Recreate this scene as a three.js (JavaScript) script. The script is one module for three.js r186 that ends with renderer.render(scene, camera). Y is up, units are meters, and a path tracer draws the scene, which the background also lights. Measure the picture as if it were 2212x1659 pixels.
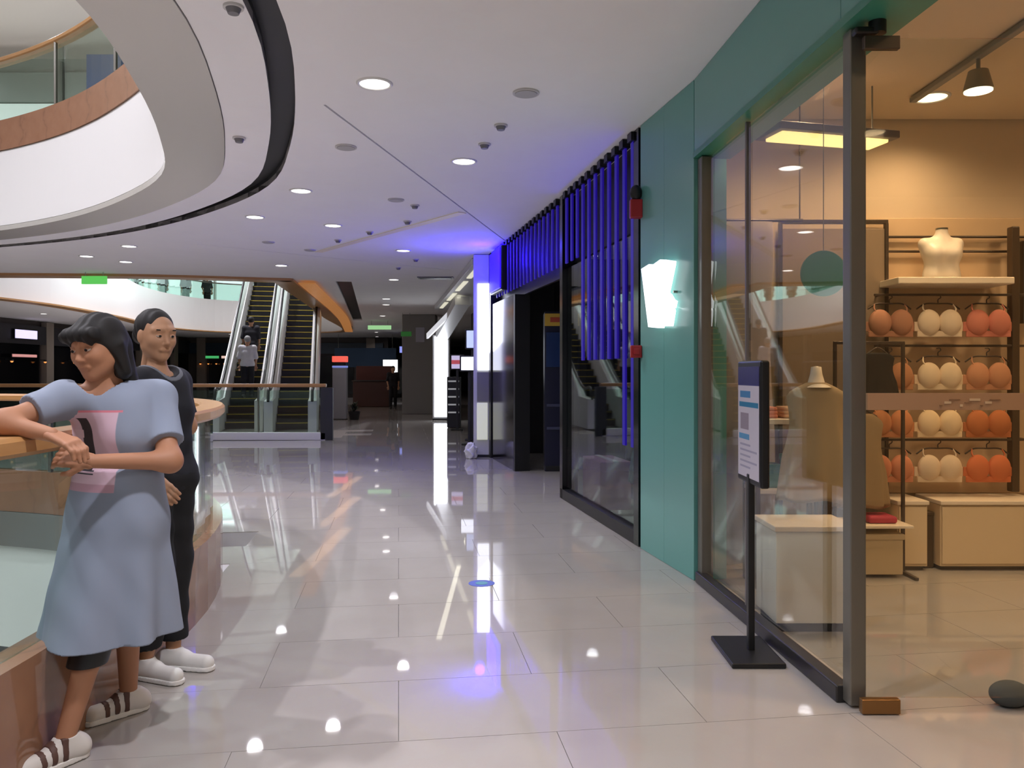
import * as THREE from 'three';
import { mergeGeometries, mergeVertices } from 'three/addons/utils/BufferGeometryUtils.js';
import { RoundedBoxGeometry } from 'three/addons/geometries/RoundedBoxGeometry.js';
import { RectAreaLightUniformsLib } from 'three/addons/lights/RectAreaLightUniformsLib.js';

// ---------------------------------------------------------------- camera, light, exposure
const scene = new THREE.Scene();
scene.background = new THREE.Color(0x000000);
const EYE = 1.42;                                   // eye height; the lens is level, the frame is shifted a little
const camera = new THREE.PerspectiveCamera(2 * Math.atan(829.5 / 1750) * 180 / Math.PI, 2212 / 1659, 0.05, 200);
camera.position.set(0, EYE, 0);
camera.lookAt(0, EYE, -10);
camera.setViewOffset(2212, 1659, 0, 24.5, 2212, 1659);
const renderer = new THREE.WebGLRenderer({ antialias: true });
renderer.toneMapping = THREE.LinearToneMapping;
renderer.toneMappingExposure = 0.62;
renderer.shadowMap.enabled = true;
RectAreaLightUniformsLib.init();
const POWER = { corridor: 25, atrium: 190, shop: 4.2, far: 6, lower: 170 };   // candela of each kind of lamp

// ---------------------------------------------------------------- helpers
const CEIL = 3.42, UPPER = 4.52, LOWER = -4.5, TOPCEIL = 8.5;
const V = (x, y, d) => new THREE.Vector3(x, y, -d);  // d = metres ahead of the photographer
let seed = 7; const rnd = () => (seed = (seed * 16807) % 2147483647) / 2147483647;
const names = new Map();
const numbered = (n) => { const k = names.get(n) || 0; names.set(n, k + 1); return k ? n + '_' + String(k).padStart(3, '0') : n; };
const lin = (hex) => new THREE.Color(hex);
function mat(color, roughness = 0.6, extra = {}) { return new THREE.MeshStandardMaterial({ color: lin(color), roughness, ...extra }); }
function glow(color, strength, base = 0x888888) { return new THREE.MeshStandardMaterial({ color: lin(base), roughness: 0.5, emissive: lin(color), emissiveIntensity: strength }); }
function glassMat(color = 0xe4eeea, extra = {}) { return new THREE.MeshPhysicalMaterial({ color: lin(color), roughness: 0.02, metalness: 0, transmission: 1, thickness: 0, ior: 1.5, ...extra }); }
function mesh(name, geo, m, parent, pos, rotY = 0) {
  const o = new THREE.Mesh(geo, m); o.name = name; o.castShadow = o.receiveShadow = true;
  if (pos) o.position.copy(pos); o.rotation.y = rotY; parent.add(o); return o;
}
function thing(name, label, category, pos = new THREE.Vector3(), rotY = 0, group) {
  const g = new THREE.Group(); g.name = numbered(name); g.position.copy(pos); g.rotation.y = rotY;
  g.userData = { label, category }; if (group) g.userData.group = group; scene.add(g); return g;
}
function single(name, label, category, geo, m, pos, rotY = 0, group) {
  const o = mesh(numbered(name), geo, m, scene, pos, rotY); o.userData = { label, category }; if (group) o.userData.group = group; return o;
}
function struct(name, geo, m, pos, rotY = 0, label) {
  const o = mesh(numbered(name), geo, m, scene, pos, rotY); o.userData = { kind: 'structure' }; if (label) o.userData.label = label; return o;
}
function structGroup(name, pos = new THREE.Vector3(), rotY = 0, label) {
  const g = new THREE.Group(); g.name = numbered(name); g.position.copy(pos); g.rotation.y = rotY; g.userData = { kind: 'structure' };
  if (label) g.userData.label = label; scene.add(g); return g;
}
const box = (w, h, d, x = 0, y = 0, z = 0) => new THREE.BoxGeometry(w, h, d).translate(x, y, z);
const rbox = (w, h, d, r = 0.01, x = 0, y = 0, z = 0) => new RoundedBoxGeometry(w, h, d, 2, Math.min(r, w / 2.1, h / 2.1, d / 2.1)).translate(x, y, z);
const cyl = (r, h, x = 0, y = 0, z = 0, n = 24, r2 = r) => new THREE.CylinderGeometry(r2, r, h, n).translate(x, y, z);
function tube(pts, r, n = 24, rad = 8) { return new THREE.TubeGeometry(new THREE.CatmullRomCurve3(pts), n, r, rad); }
function bar(a, b, r, n = 10) {
  const g = new THREE.CylinderGeometry(r, r, a.distanceTo(b), n); g.translate(0, a.distanceTo(b) / 2, 0);
  g.applyQuaternion(new THREE.Quaternion().setFromUnitVectors(new THREE.Vector3(0, 1, 0), b.clone().sub(a).normalize())); return g.translate(a.x, a.y, a.z);
}
// a wall frame: origin at plan point A, local +x runs towards B, local -z faces the corridor when A is nearer
function along(A, B) { const dx = B[0] - A[0], dz = -(B[1] - A[1]); return { pos: V(A[0], 0, A[1]), rot: Math.atan2(-dz, dx), len: Math.hypot(dx, dz) }; }
function slab(points, holes, thick, y) {             // horizontal plate from plan points (x, d); bottom at y
  const s = new THREE.Shape(points.map((p) => new THREE.Vector2(p[0], p[1])));
  for (const h of holes) s.holes.push(new THREE.Path(h.map((p) => new THREE.Vector2(p[0], p[1]))));
  return new THREE.ExtrudeGeometry(s, { depth: thick, bevelEnabled: false }).rotateX(-Math.PI / 2).translate(0, y, 0);
}
function smooth(points, n) {
  const c = new THREE.CatmullRomCurve3(points.map((p) => new THREE.Vector3(p[0], 0, p[1])), false, 'centripetal');
  return c.getSpacedPoints(n).map((p) => [p.x, p.z]);
}
function offset(path, o) {                            // positive: to the right of the walking direction
  return path.map((p, i) => { const a = path[Math.max(0, i - 1)], b = path[Math.min(path.length - 1, i + 1)], l = Math.hypot(b[0] - a[0], b[1] - a[1]); return [p[0] + o * (b[1] - a[1]) / l, p[1] - o * (b[0] - a[0]) / l]; });
}
function sweep(path, profile, i0 = 0, i1 = path.length - 1) {  // profile: closed list of [offset, y]
  const pos = [], uv = [], idx = [], m = profile.length; let run = 0;
  const rails = profile.map(([o]) => offset(path, o));
  for (let i = i0; i <= i1; i++) {
    if (i > i0) run += Math.hypot(path[i][0] - path[i - 1][0], path[i][1] - path[i - 1][1]);
    let per = 0;
    for (let k = 0; k <= m; k++) {
      const q = k % m; if (k) per += Math.hypot(profile[q][0] - profile[k - 1][0], profile[q][1] - profile[k - 1][1]);
      pos.push(rails[q][i][0], profile[q][1], -rails[q][i][1]); uv.push(run, per);
    }
  }
  for (let i = 0; i < i1 - i0; i++) for (let k = 0; k < m; k++) { const a = i * (m + 1) + k, b = a + m + 1; idx.push(a, a + 1, b, b, a + 1, b + 1); }
  for (const i of [i0, i1]) {                          // end caps
    const s = pos.length / 3; profile.forEach(([o, y], q) => { pos.push(rails[q][i][0], y, -rails[q][i][1]); uv.push(o, y); });
    for (let q = 1; q < m - 1; q++) i === i0 ? idx.push(s, s + q + 1, s + q) : idx.push(s, s + q, s + q + 1);
  }
  const g = new THREE.BufferGeometry(); g.setAttribute('position', new THREE.Float32BufferAttribute(pos, 3)); g.setAttribute('uv', new THREE.Float32BufferAttribute(uv, 2)); g.setIndex(idx);
  const f = g.toNonIndexed(); f.computeVertexNormals(); return f;
}
const rect = (o0, o1, y0, y1) => [[o0, y0], [o0, y1], [o1, y1], [o1, y0]];
// periodic value noise and textures
function vnoise(u, v, per, s) {
  const h = (i, j) => { let n = ((i % per) + per) % per * 374761393 + (((j % per) + per) % per) * 668265263 + s * 144269; n = (n ^ (n >> 13)) * 1274126177; return ((n ^ (n >> 16)) >>> 0) / 4294967295; };
  const x = u * per, y = v * per, i = Math.floor(x), j = Math.floor(y), a = x - i, b = y - j, f = (t) => t * t * (3 - 2 * t);
  return (h(i, j) * (1 - f(a)) + h(i + 1, j) * f(a)) * (1 - f(b)) + (h(i, j + 1) * (1 - f(a)) + h(i + 1, j + 1) * f(a)) * f(b);
}
const fbm = (u, v, per, s) => 0.5 * vnoise(u, v, per, s) + 0.28 * vnoise(u, v, per * 2, s + 1) + 0.15 * vnoise(u, v, per * 4, s + 2) + 0.07 * vnoise(u, v, per * 8, s + 3);
function tex(size, fn, repeat = 1, srgb = true) {
  const d = new Uint8Array(size * size * 4);
  for (let j = 0; j < size; j++) for (let i = 0; i < size; i++) { const c = fn(i / size, j / size), k = (j * size + i) * 4; for (let q = 0; q < 3; q++) d[k + q] = Math.max(0, Math.min(255, c[q])); d[k + 3] = 255; }
  const t = new THREE.DataTexture(d, size, size); t.wrapS = t.wrapT = THREE.RepeatWrapping; t.repeat.set(repeat, repeat);
  t.magFilter = THREE.LinearFilter; t.minFilter = THREE.LinearFilter; if (srgb) t.colorSpace = THREE.SRGBColorSpace; t.needsUpdate = true; return t;
}
function canvasTex(w, h, draw) { const c = document.createElement('canvas'); c.width = w; c.height = h; draw(c.getContext('2d'), w, h); const t = new THREE.CanvasTexture(c); t.colorSpace = THREE.SRGBColorSpace; return t; }
const mixc = (a, b, t) => a.map((x, i) => x + (b[i] - x) * t);
const tileTex = tex(256, (u, v) => mixc([166, 160, 154], [178, 173, 167], fbm(u, v, 6, 3)), 0.8);
const marbleTex = tex(512, (u, v) => { const w = fbm(u, v, 4, 11), k = Math.abs(Math.sin((u * 2 + w * 2.2) * Math.PI)); return mixc(mixc([148, 108, 84], [172, 132, 106], fbm(u, v, 8, 5)), [128, 96, 78], 0.6 * Math.pow(1 - k, 8)); }, 0.9);
const woodTex = tex(256, (u, v) => { const g = vnoise(u * 0.12, v, 64, 21) * 0.6 + fbm(u, v, 4, 9) * 0.4; return mixc([176, 128, 78], [214, 170, 116], g); }, 1.2);
const plasterTex = tex(256, (u, v) => mixc([240, 238, 238], [247, 246, 246], fbm(u, v, 8, 31)), 0.4);
const clothBump = tex(128, (u, v) => { const a = 128 + 60 * Math.sin(u * 64 * Math.PI) * Math.sin(v * 64 * Math.PI); return [a, a, a]; }, 8, false);
const M = {
  tile: new THREE.MeshPhysicalMaterial({ color: 0xffffff, map: tileTex, roughness: 0.03, ior: 1.52 }),
  grout: mat(0x7d7873, 0.5), ceiling: new THREE.MeshStandardMaterial({ map: plasterTex, roughness: 0.85 }), white: mat(0xe9e8e6, 0.35), fascia: mat(0xf1f0ee, 0.28),
  black: mat(0x141517, 0.4), blackGloss: mat(0x0d0e11, 0.12), darkGrey: mat(0x303136, 0.5), grey: mat(0x85847f, 0.5), steel: mat(0x9a9890, 0.28, { metalness: 0.9 }), ringMetal: mat(0xccc9c1, 0.2, { metalness: 0.12 }),
  bronze: mat(0x5b5149, 0.35, { metalness: 0.6 }), marble: new THREE.MeshPhysicalMaterial({ map: marbleTex, roughness: 0.08 }), wood: new THREE.MeshStandardMaterial({ map: woodTex, roughness: 0.32 }),
  glass: glassMat(), clearGlass: glassMat(0xf4f6f4), greenGlass: glassMat(0xe6f1ec), teal: new THREE.MeshPhysicalMaterial({ color: lin(0x64a29a), roughness: 0.22 }), tealDark: mat(0x3f8a76, 0.35),
  lens: glow(0xfff8f4, 9), warmLens: glow(0xffdca6, 8), ring: mat(0xdedddb, 0.4), darkWall: mat(0x4a423d, 0.5), charcoal: mat(0x26252a, 0.35), shopWall: mat(0xd9c4a8, 0.75), cream: mat(0xf0e2cc, 0.45),
  red: mat(0xa32026, 0.35), skin: mat(0xb07c5d, 0.6), skin2: mat(0xb88a69, 0.6), hair: mat(0x120e0c, 0.7),
};

// ---------------------------------------------------------------- lamps
function lampLight(x, y, d, power, color = 0xf7f5ff, angle = 1.35, radius = 4.5) {
  const s = new THREE.SpotLight(color, power, 0, angle, 0.9, 2); s.position.copy(V(x, y, d)); s.target.position.copy(V(x, y - 1, d)); s.castShadow = true; s.shadow.radius = radius; s.name = 'lamp'; scene.add(s, s.target);
}
const lampRing = new THREE.LatheGeometry([[0.1, 0.012], [0.104, -0.006], [0.118, -0.008], [0.126, 0.0], [0.126, 0.012]].map((p) => new THREE.Vector2(...p)), 36);
const lampLens = new THREE.CylinderGeometry(0.101, 0.101, 0.01, 36).translate(0, 0.004, 0);
function downlight(x, d, label, { y = CEIL, power = POWER.corridor, color = 0xf7f5ff, lens = M.lens, group = 'round recessed downlights in the ceiling', lit = true } = {}) {
  const g = thing('downlight', label, 'ceiling light', V(x, y, d), 0, group); g.position.y -= 0.004;
  mesh('trim_ring', lampRing, M.ring, g); mesh('lens', lampLens, lens, g);
  if (lit) lampLight(x, y - 0.03, d, power, color);
}

// ---------------------------------------------------------------- plan lines (x, distance ahead)
const voidEdge = smooth([[-2.2, -7], [-2.22, -2], [-2.28, 2.5], [-2.33, 4.35], [-2.57, 5.5], [-2.96, 6.8], [-3.5, 8.1], [-4.46, 9.3], [-5.8, 10.5], [-7.5, 11.5], [-10, 12.4], [-14, 13.2], [-22, 13.8]], 120);
const railPath = smooth([[-1.9, -7], [-1.86, -2], [-1.82, 2], [-1.81, 2.9], [-1.84, 3.6], [-1.87, 4.2], [-1.96, 4.95], [-2.2, 5.8], [-2.6, 6.6], [-3.3, 7.4], [-4.3, 8.0], [-5.6, 8.45], [-8, 8.9], [-12, 9.2], [-22, 9.4]], 120);
const void2 = [[-4.68, 17.2], [-6.15, 28], [-8.05, 39], [-10, 40.2], [-12.6, 40.2], [-14.4, 39.2], [-15.3, 36.8], [-15.3, 33.6], [-14.3, 29], [-13.7, 24], [-13.7, 17], [-8.2, 16.4]];
const P1 = [1.4, 3.45], P2 = [1.243, 5.52], P3 = [1.03, 6.6], Q1 = [0.547, 9.2], Q2 = [-0.36, 13.6], R1 = [-2.1, 24.4];
const leftBack = [[-22, 13.8], [-29, 13.8], [-29, -7]];

// ---------------------------------------------------------------- floors
const floorOuter = [[-30, -7.5], [9, -7.5], [9, 64], [-30, 64]];
const floorHole1 = [...offset(railPath, -0.03).slice().reverse(), [-2, -7], [-29, -7], [-29, 9.4]].map((p) => [Math.max(p[0], -29.5), Math.max(p[1], -7.2)]);
const floorHole2 = [[-14, 17.3], [-4.3, 17.3], [-4.5, 19.3], [-14, 19.3]];
const floor = structGroup('floor', undefined, 0, 'polished pale grey tiled mall floor');
mesh('subfloor', slab(floorOuter, [floorHole1, floorHole2], 0.35, -0.356), M.grout, floor);
// tiles: laid square to the corridor, 0.62 x 1.24 m
const tileAng = Math.atan(0.14), ca = Math.cos(tileAng), sa = Math.sin(tileAng);
function insideVoid1(x, d) { for (let i = 1; i < railPath.length; i++) { const a = railPath[i - 1], b = railPath[i]; if (d <= 5.8 && (a[1] - d) * (b[1] - d) <= 0 && a[1] !== b[1]) { if (a[1] > 6.2) continue; const t = (d - a[1]) / (b[1] - a[1]); return x < a[0] + t * (b[0] - a[0]); } }
  for (let i = 1; i < railPath.length; i++) { const a = railPath[i - 1], b = railPath[i]; if ((a[0] - x) * (b[0] - x) <= 0 && a[0] !== b[0] && b[1] > 5) { const t = (x - a[0]) / (b[0] - a[0]); return d < a[1] + t * (b[1] - a[1]); } } return false; }
{
  const gap = 0.003, W = 1.24, D = 0.62, whole = new THREE.BoxGeometry(W - gap, 0.006, D - gap);
  { const p = whole.attributes.position, u = whole.attributes.uv; for (let i = 0; i < p.count; i++) u.setXY(i, p.getX(i), p.getZ(i)); }
  const far = []; let count = 0; const list = [];
  for (let r = -4; r < 60; r++) for (let c = -24; c < 8; c++) {
    const u = (c + (r % 2 ? 0.5 : 0)) * W, v = 0.36 + r * D, x = u * ca - v * sa, d = u * sa + v * ca;
    if (d < -6.5 || d > 36 || x > 8 || x < -28 || x < -0.5 * d - 12) continue;
    if (d > 16.7 && d < 19.9 && x > -14.7 && x < -3.7) continue;
    const cut = [[-.5, -.5], [.5, -.5], [.5, .5], [-.5, .5]].map(([i, j]) => [x + i * W * ca - j * D * sa, d + i * W * sa + j * D * ca]);
    const inV = cut.filter(([a, b]) => insideVoid1(a, b)).length;
    if (inV === 4 || (inV && insideVoid1(x, d))) continue;
    list.push([x, d, cut, inV]);
  }
  const show = (t) => t[1] > 1.5 && Math.abs(t[0]) / t[1] < 0.75 ? 1 / t[1] : 0;
  list.sort((a, b) => show(b) - show(a));
  for (const [x, d, cut, inV] of list) {
    let geo = whole, px = x, pd = d, ry = tileAng;
    if (inV) {                                          // trimmed along the kerb
      let best = 1e9, bi = 1; railPath.forEach((p, i) => { const q = Math.hypot(p[0] - x, p[1] - d); if (q < best && i && i < railPath.length - 1) { best = q; bi = i; } });
      const a = railPath[bi - 1], b = railPath[bi + 1], l = Math.hypot(b[0] - a[0], b[1] - a[1]), nx = (b[1] - a[1]) / l, nd = -(b[0] - a[0]) / l, side = (p) => (p[0] - railPath[bi][0]) * nx + (p[1] - railPath[bi][1]) * nd;
      const out = []; cut.forEach((p, i) => { const q = cut[(i + 1) % 4], sp = side(p), sq = side(q); if (sp >= 0) out.push(p); if (sp * sq < 0) { const t = sp / (sp - sq); out.push([p[0] + t * (q[0] - p[0]), p[1] + t * (q[1] - p[1])]); } });
      if (out.length < 3) continue;
      geo = slab(out, [], 0.006, -0.006); px = pd = 0; ry = 0;
    }
    if (count < 298 && show([x, d])) { const t = mesh('floor_tile', geo, M.tile, floor, inV ? undefined : V(px, -0.003, pd), ry); count++; }
    else { const g = geo.index ? geo.toNonIndexed() : geo.clone(); if (!inV) g.rotateY(ry).translate(px, -0.003, -pd); far.push(g); }
  }
  const rest = mesh('floor_tiling', mergeGeometries(far), M.tile, floor); rest.userData.kind = 'stuff';
}
struct('floor_lower', box(60, 0.3, 90, -8, LOWER - 0.15, -30), new THREE.MeshStandardMaterial({ map: tileTex, roughness: 0.12 }), undefined, 0, 'pale floor of the storey below, seen through the atrium');
// ---------------------------------------------------------------- ceiling with the atrium opening, black slot and joints
const strip = (path, o0, o1) => [...offset(path, o0), ...offset(path, o1).slice().reverse()];
const seg = (a, b, w) => { const l = Math.hypot(b[0] - a[0], b[1] - a[1]), nx = -(b[1] - a[1]) / l * w / 2, nd = (b[0] - a[0]) / l * w / 2; return [[a[0] + nx, a[1] + nd], [b[0] + nx, b[1] + nd], [b[0] - nx, b[1] - nd], [a[0] - nx, a[1] - nd]]; };
const inner = voidEdge.slice(2, -2);
const jointLines = [[[-1.4, 6.05], [-0.1, 12.3]], [[-4.9, 12.6], [-1.2, 15.8]]];
const slot2 = [[-3.7, 17.8], [-5.9, 31]];
const ceilHole1 = [...offset(inner, 0.52), [-29, 14.2], [-29, -6.8]];
struct('ceiling', slab([[-30, -7.5], [9, -7.5], [9, 64], [-30, 64]], [ceilHole1, strip(inner, 0.88, 1.06), void2, ...jointLines.map(([a, b]) => seg(a, b, 0.02)), seg(...slot2, 0.34)], 0.06, CEIL), M.ceiling, undefined, 0, 'white plasterboard mall ceiling over the walkway');
struct('trim_1', sweep(inner, rect(0.86, 1.08, CEIL + 0.1, CEIL + 0.14)), M.black, undefined, 0, 'black curved slot recessed in the ceiling around the atrium');
struct('trim_2', mergeGeometries([sweep(inner, rect(0.87, 0.88, CEIL + 0.002, CEIL + 0.12)), sweep(inner, rect(1.06, 1.07, CEIL + 0.002, CEIL + 0.12))]), M.black, undefined, 0, 'black side lining of the curved ceiling slot');
struct('trim_3', slab(seg(...slot2, 0.4), [], 0.02, CEIL + 0.08), M.black, undefined, 0, 'straight black slot in the ceiling of the far corridor');
struct('trim_4', mergeGeometries(jointLines.map(([a, b]) => slab(seg(a, b, 0.06), [], 0.02, CEIL + 0.04))), mat(0x6d6a69, 0.8), undefined, 0, 'recessed joint lines between the ceiling boards');
struct('trim_5', slab(seg([-0.62, 10.1], [-3.2, 13.4], 0.12), [], 0.012, CEIL - 0.01), mat(0xeee3c8, 0.5), undefined, 0, 'pale cream strip crossing the white ceiling');
struct('ceiling_upper', box(41, 0.2, 74, -10.5, TOPCEIL + 0.1, -29), mat(0xe9e2d6, 0.8), undefined, 0, 'cream ceiling of the storey above');
// metal ring round the atrium opening, in cladding panels
const ringGroup = structGroup('trim_6', undefined, 0, 'grey metal cladding ring around the atrium opening');
for (let i = 2; i < voidEdge.length - 8; i += 6) mesh('cladding_panel', sweep(voidEdge, rect(0.0, 0.515, CEIL - 0.012, CEIL + 0.05), i, i + 6), M.ringMetal, ringGroup);
// ---------------------------------------------------------------- atrium edges: white fascia, stone kerb, glass, timber rail
function guard(nameNote, path, y, i0, i1, step, fasciaTop, fasciaBottom, rail) {
  struct('wall_fascia', sweep(path, rect(0.0, 0.2, fasciaBottom, fasciaTop), i0, i1), M.fascia, undefined, 0, 'white curved slab edge ' + nameNote);
  const k = thing('atrium_kerb', 'polished brown stone kerb ' + nameNote, 'kerb', new THREE.Vector3(0, y, 0)); k.userData.kind = 'structure';
  for (let i = i0; i < i1; i += step) { const e = Math.min(i + step, i1); mesh('kerb_stone', sweep(path, rect(-0.02, 0.12, 0, 0.42), i, e), M.marble, k); }
  const b = thing('glass_balustrade', 'glass balustrade with timber handrail ' + nameNote, 'balustrade', new THREE.Vector3(0, y, 0));
  for (let i = i0; i < i1; i += step) {
    const e = Math.min(i + step, i1); mesh('glass_panel', sweep(path, rect(0.044, 0.056, 0.421, rail - 0.05), i, e), M.greenGlass, b);
    const p = path[i]; mesh('post', rbox(0.03, rail - 0.47, 0.05, 0.006, p[0], 0.421 + (rail - 0.47) / 2, -p[1]), M.steel, b);
  }
  mesh('handrail', sweep(path, [[-0.02, rail - 0.07], [-0.035, rail - 0.055], [-0.035, rail - 0.015], [-0.02, rail], [0.12, rail], [0.135, rail - 0.015], [0.135, rail - 0.055], [0.12, rail - 0.07]], i0, i1), M.wood, b);
}
guard('beside the two standing women', railPath, 0, 4, 118, 6, -0.004, -1.4, 1.2);
guard('of the storey above, over the ring', voidEdge, UPPER, 4, 118, 6, UPPER - 0.004, CEIL + 0.055, 1.3);
struct('floor_upper', slab([[-30, -7.5], [9, -7.5], [9, 64], [-30, 64]], [[...offset(inner, 0.22), [-29, 14.2], [-29, -6.8]], void2], 0.1, UPPER - 0.11), M.white, undefined, 0, 'floor slab of the storey above');
// second atrium: fascia, timber soffit band, balustrades
const loop2 = smooth([...void2, void2[0]].slice().reverse(), 140);
struct('wall_fascia_far', sweep(loop2, rect(0.0, 0.16, CEIL + 0.0, UPPER + 0.42), 0, 140), M.fascia, undefined, 0, 'white curved fascia around the escalator opening');
struct('trim_soffit', sweep(loop2, [[-0.03, CEIL - 0.05], [-0.03, CEIL + 0.24], [-0.003, CEIL + 0.24], [-0.003, CEIL - 0.005], [0.42, CEIL - 0.005], [0.42, CEIL - 0.05]], 0, 140), M.wood, undefined, 0, 'pale timber band under the white fascia');
{ const g = thing('glowing_soffit_strip', 'amber soffit strip beside the escalators, glow painted in for warm light on timber', 'soffit strip'), path = smooth([[-4.66, 17.5], [-6.11, 28], [-7.95, 38.4]], 24), am = new THREE.MeshStandardMaterial({ color: 0x8a5a30, roughness: 0.4, emissive: 0xffe2c4, emissiveMap: woodTex, emissiveIntensity: 0.95 });  // self-glow put into the soffit strip in place of warm light on timber
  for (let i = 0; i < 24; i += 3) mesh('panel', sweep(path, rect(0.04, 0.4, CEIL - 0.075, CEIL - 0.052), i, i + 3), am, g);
  for (const k of [5, 12, 19]) { const p = path[k], l = new THREE.RectAreaLight(0xffc890, 0.7, 0.36, 6); l.position.copy(V(p[0] + 0.2, CEIL - 0.085, p[1])); l.lookAt(V(p[0] + 0.2, 0, p[1])); scene.add(l); } }  // area lights added to match the glow of the strip
{ const b = thing('glass_balustrade', 'pale cyan glass balustrade on the upper storey behind the escalators', 'balustrade');
  for (let i = 24; i < 132; i += 4) mesh('glass_panel', sweep(loop2, rect(0.05, 0.062, UPPER + 0.421, UPPER + 1.2), i, i + 4), M.greenGlass, b);
  mesh('handrail', sweep(loop2, rect(0.02, 0.09, UPPER + 1.2, UPPER + 1.26), 24, 132), M.steel, b); }
{ const b = thing('glass_balustrade', 'straight glass balustrade with timber handrail in front of the escalators', 'balustrade');
  const n = 7, x0 = -14, x1 = -3.92, d = 17.1;
  for (let i = 0; i < n; i++) { const w = (x1 - x0) / n, x = x0 + w * (i + 0.5); mesh('glass_panel', box(w - 0.02, 0.9, 0.014), M.greenGlass, b, V(x, 0.6, d)); if (i) mesh('post', rbox(0.04, 0.95, 0.05), M.steel, b, V(x - w / 2, 0.625, d + 0.05)); }
  mesh('handrail', rbox(x1 - x0, 0.075, 0.12, 0.02), M.wood, b, V((x0 + x1) / 2, 1.15, d));
  mesh('end_panel', rbox(0.26, 1.1, 0.1, 0.01), M.darkGrey, b, V(x1 + 0.02, 0.555, d - 0.03));
  mesh('kerb', rbox(x1 - x0, 0.16, 0.16, 0.01), M.white, b, V((x0 + x1) / 2, 0.08, d)); }
// ---------------------------------------------------------------- outer shell
struct('wall_left', box(0.3, 18, 74, -30, 3.6, -29), M.darkWall);
struct('wall_right', box(0.3, 18, 74, 9, 3.6, -29), M.darkWall);
struct('wall_front', box(40, 18, 0.3, -10.5, 3.6, -65), M.darkWall);
struct('wall_back', box(40, 18, 0.3, -10.5, 3.6, 7.6), M.white);
// shops across the far atrium on this storey
{ const w = structGroup('wall_far_left', undefined, 0, 'dark shopfront wall beyond the escalator opening');
  mesh('wall_body', box(0.3, CEIL - 0.01, 32, -18.6, CEIL / 2 - 0.005, -30), M.darkWall, w);
  for (let i = 0; i < 7; i++) { mesh('pilaster', rbox(0.24, CEIL - 0.03, 0.5), mat(0x8f8478, 0.5), w, V(-18.35, CEIL / 2 - 0.01, 20 + i * 4)); mesh('shop_window', box(0.06, 2.3, 3.1), M.blackGloss, w, V(-18.42, 1.35, 22 + i * 4)); }
  mesh('sign_band', box(0.2, 0.7, 30, -18.36, 2.85, -31), M.charcoal, w); }
{ const w = structGroup('wall_far_end', undefined, 0, 'dark shopfront wall behind the foot of the escalators');
  mesh('wall_body', box(11.5, CEIL - 0.01, 0.3, -12.8, CEIL / 2 - 0.005, -46.2), M.darkWall, w);
  for (let i = 0; i < 4; i++) { mesh('pilaster', rbox(0.5, CEIL - 0.03, 0.24), mat(0x8f8478, 0.5), w, V(-17.6 + i * 3.2, CEIL / 2 - 0.01, 45.95)); mesh('shop_window', box(2.4, 2.2, 0.06), M.blackGloss, w, V(-16 + i * 2.9, 1.3, 46.0)); }
  mesh('sign_band', box(11, 0.6, 0.2, -12.8, 2.8, -45.95), mat(0x1e3040, 0.4), w); }
// lit shop windows of the storey above, behind the balustrade
{ const w = structGroup('wall_upper_far', undefined, 0, 'brightly lit pale cyan shop windows of the upper storey');
  mesh('wall_body', box(30, 3.7, 0.2, -13, UPPER + 1.85, -47.2), M.white, w);
  const gl = glow(0xdcf4f4, 1.3, 0xdcebea);
  for (let i = 0; i < 12; i++) { mesh('window_pane', box(1.7, 2.9, 0.05), gl, w, V(-22 + i * 1.9, UPPER + 1.5, 47.05)); mesh('mullion', rbox(0.12, 3.0, 0.1), M.white, w, V(-21.05 + i * 1.9, UPPER + 1.5, 47)); }
  for (let i = 0; i < 3; i++) { const l = new THREE.RectAreaLight(0xdcf4f4, 2.6, 6, 2.6); l.position.copy(V(-19 + i * 7, UPPER + 1.5, 46.9)); l.lookAt(V(-19 + i * 7, UPPER + 1.5, 30)); scene.add(l); } }
{ const w = structGroup('wall_upper_side', undefined, 0, 'grey panelled shopfront of the storey above the atrium');
  mesh('wall_body', box(20, 3.6, 0.2, -15, UPPER + 1.8, -17.4), mat(0xa4a9a2, 0.4), w);
  const gl = glow(0xf2fbf8, 0.9, 0xdddddd);
  for (let i = 0; i < 7; i++) { mesh('lit_pane', box(1.6, 0.75, 0.05), gl, w, V(-19.4 + i * 1.78, UPPER + 2.25, 17.27)); mesh('upper_panel', box(1.6, 0.62, 0.05), mat(0xa9b0aa, 0.3), w, V(-19.4 + i * 1.78, UPPER + 2.98, 17.27)); mesh('mullion', rbox(0.12, 3.5, 0.1), M.grey, w, V(-18.51 + i * 1.78, UPPER + 1.76, 17.24)); }
  const l = new THREE.RectAreaLight(0xf2fbf8, 1.5, 10, 0.7); l.position.copy(V(-14, UPPER + 2.25, 17.2)); l.lookAt(V(-14, UPPER + 2.25, 5)); scene.add(l); }
single('wall_poster', 'blue and white poster on the storey above, beside the metal ring', 'poster', box(0.95, 1.3, 0.04), new THREE.MeshStandardMaterial({ roughness: 0.4, map: canvasTex(128, 256, (c, w, h) => { c.fillStyle = '#4f6fb4'; c.fillRect(0, 0, w, h); for (let i = 0; i < 26; i++) { c.fillStyle = ['#b9c6e2', '#dfe6f2', '#6f8cc6', '#3d5a9c'][i % 4]; c.globalAlpha = 0.7; c.beginPath(); c.ellipse(rnd() * w, h * 0.35 + rnd() * h * 0.65, 8 + rnd() * 30, 5 + rnd() * 14, rnd() * 3, 0, 7); c.fill(); } }) }), V(-8.55, UPPER + 3.0, 17.2));

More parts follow.
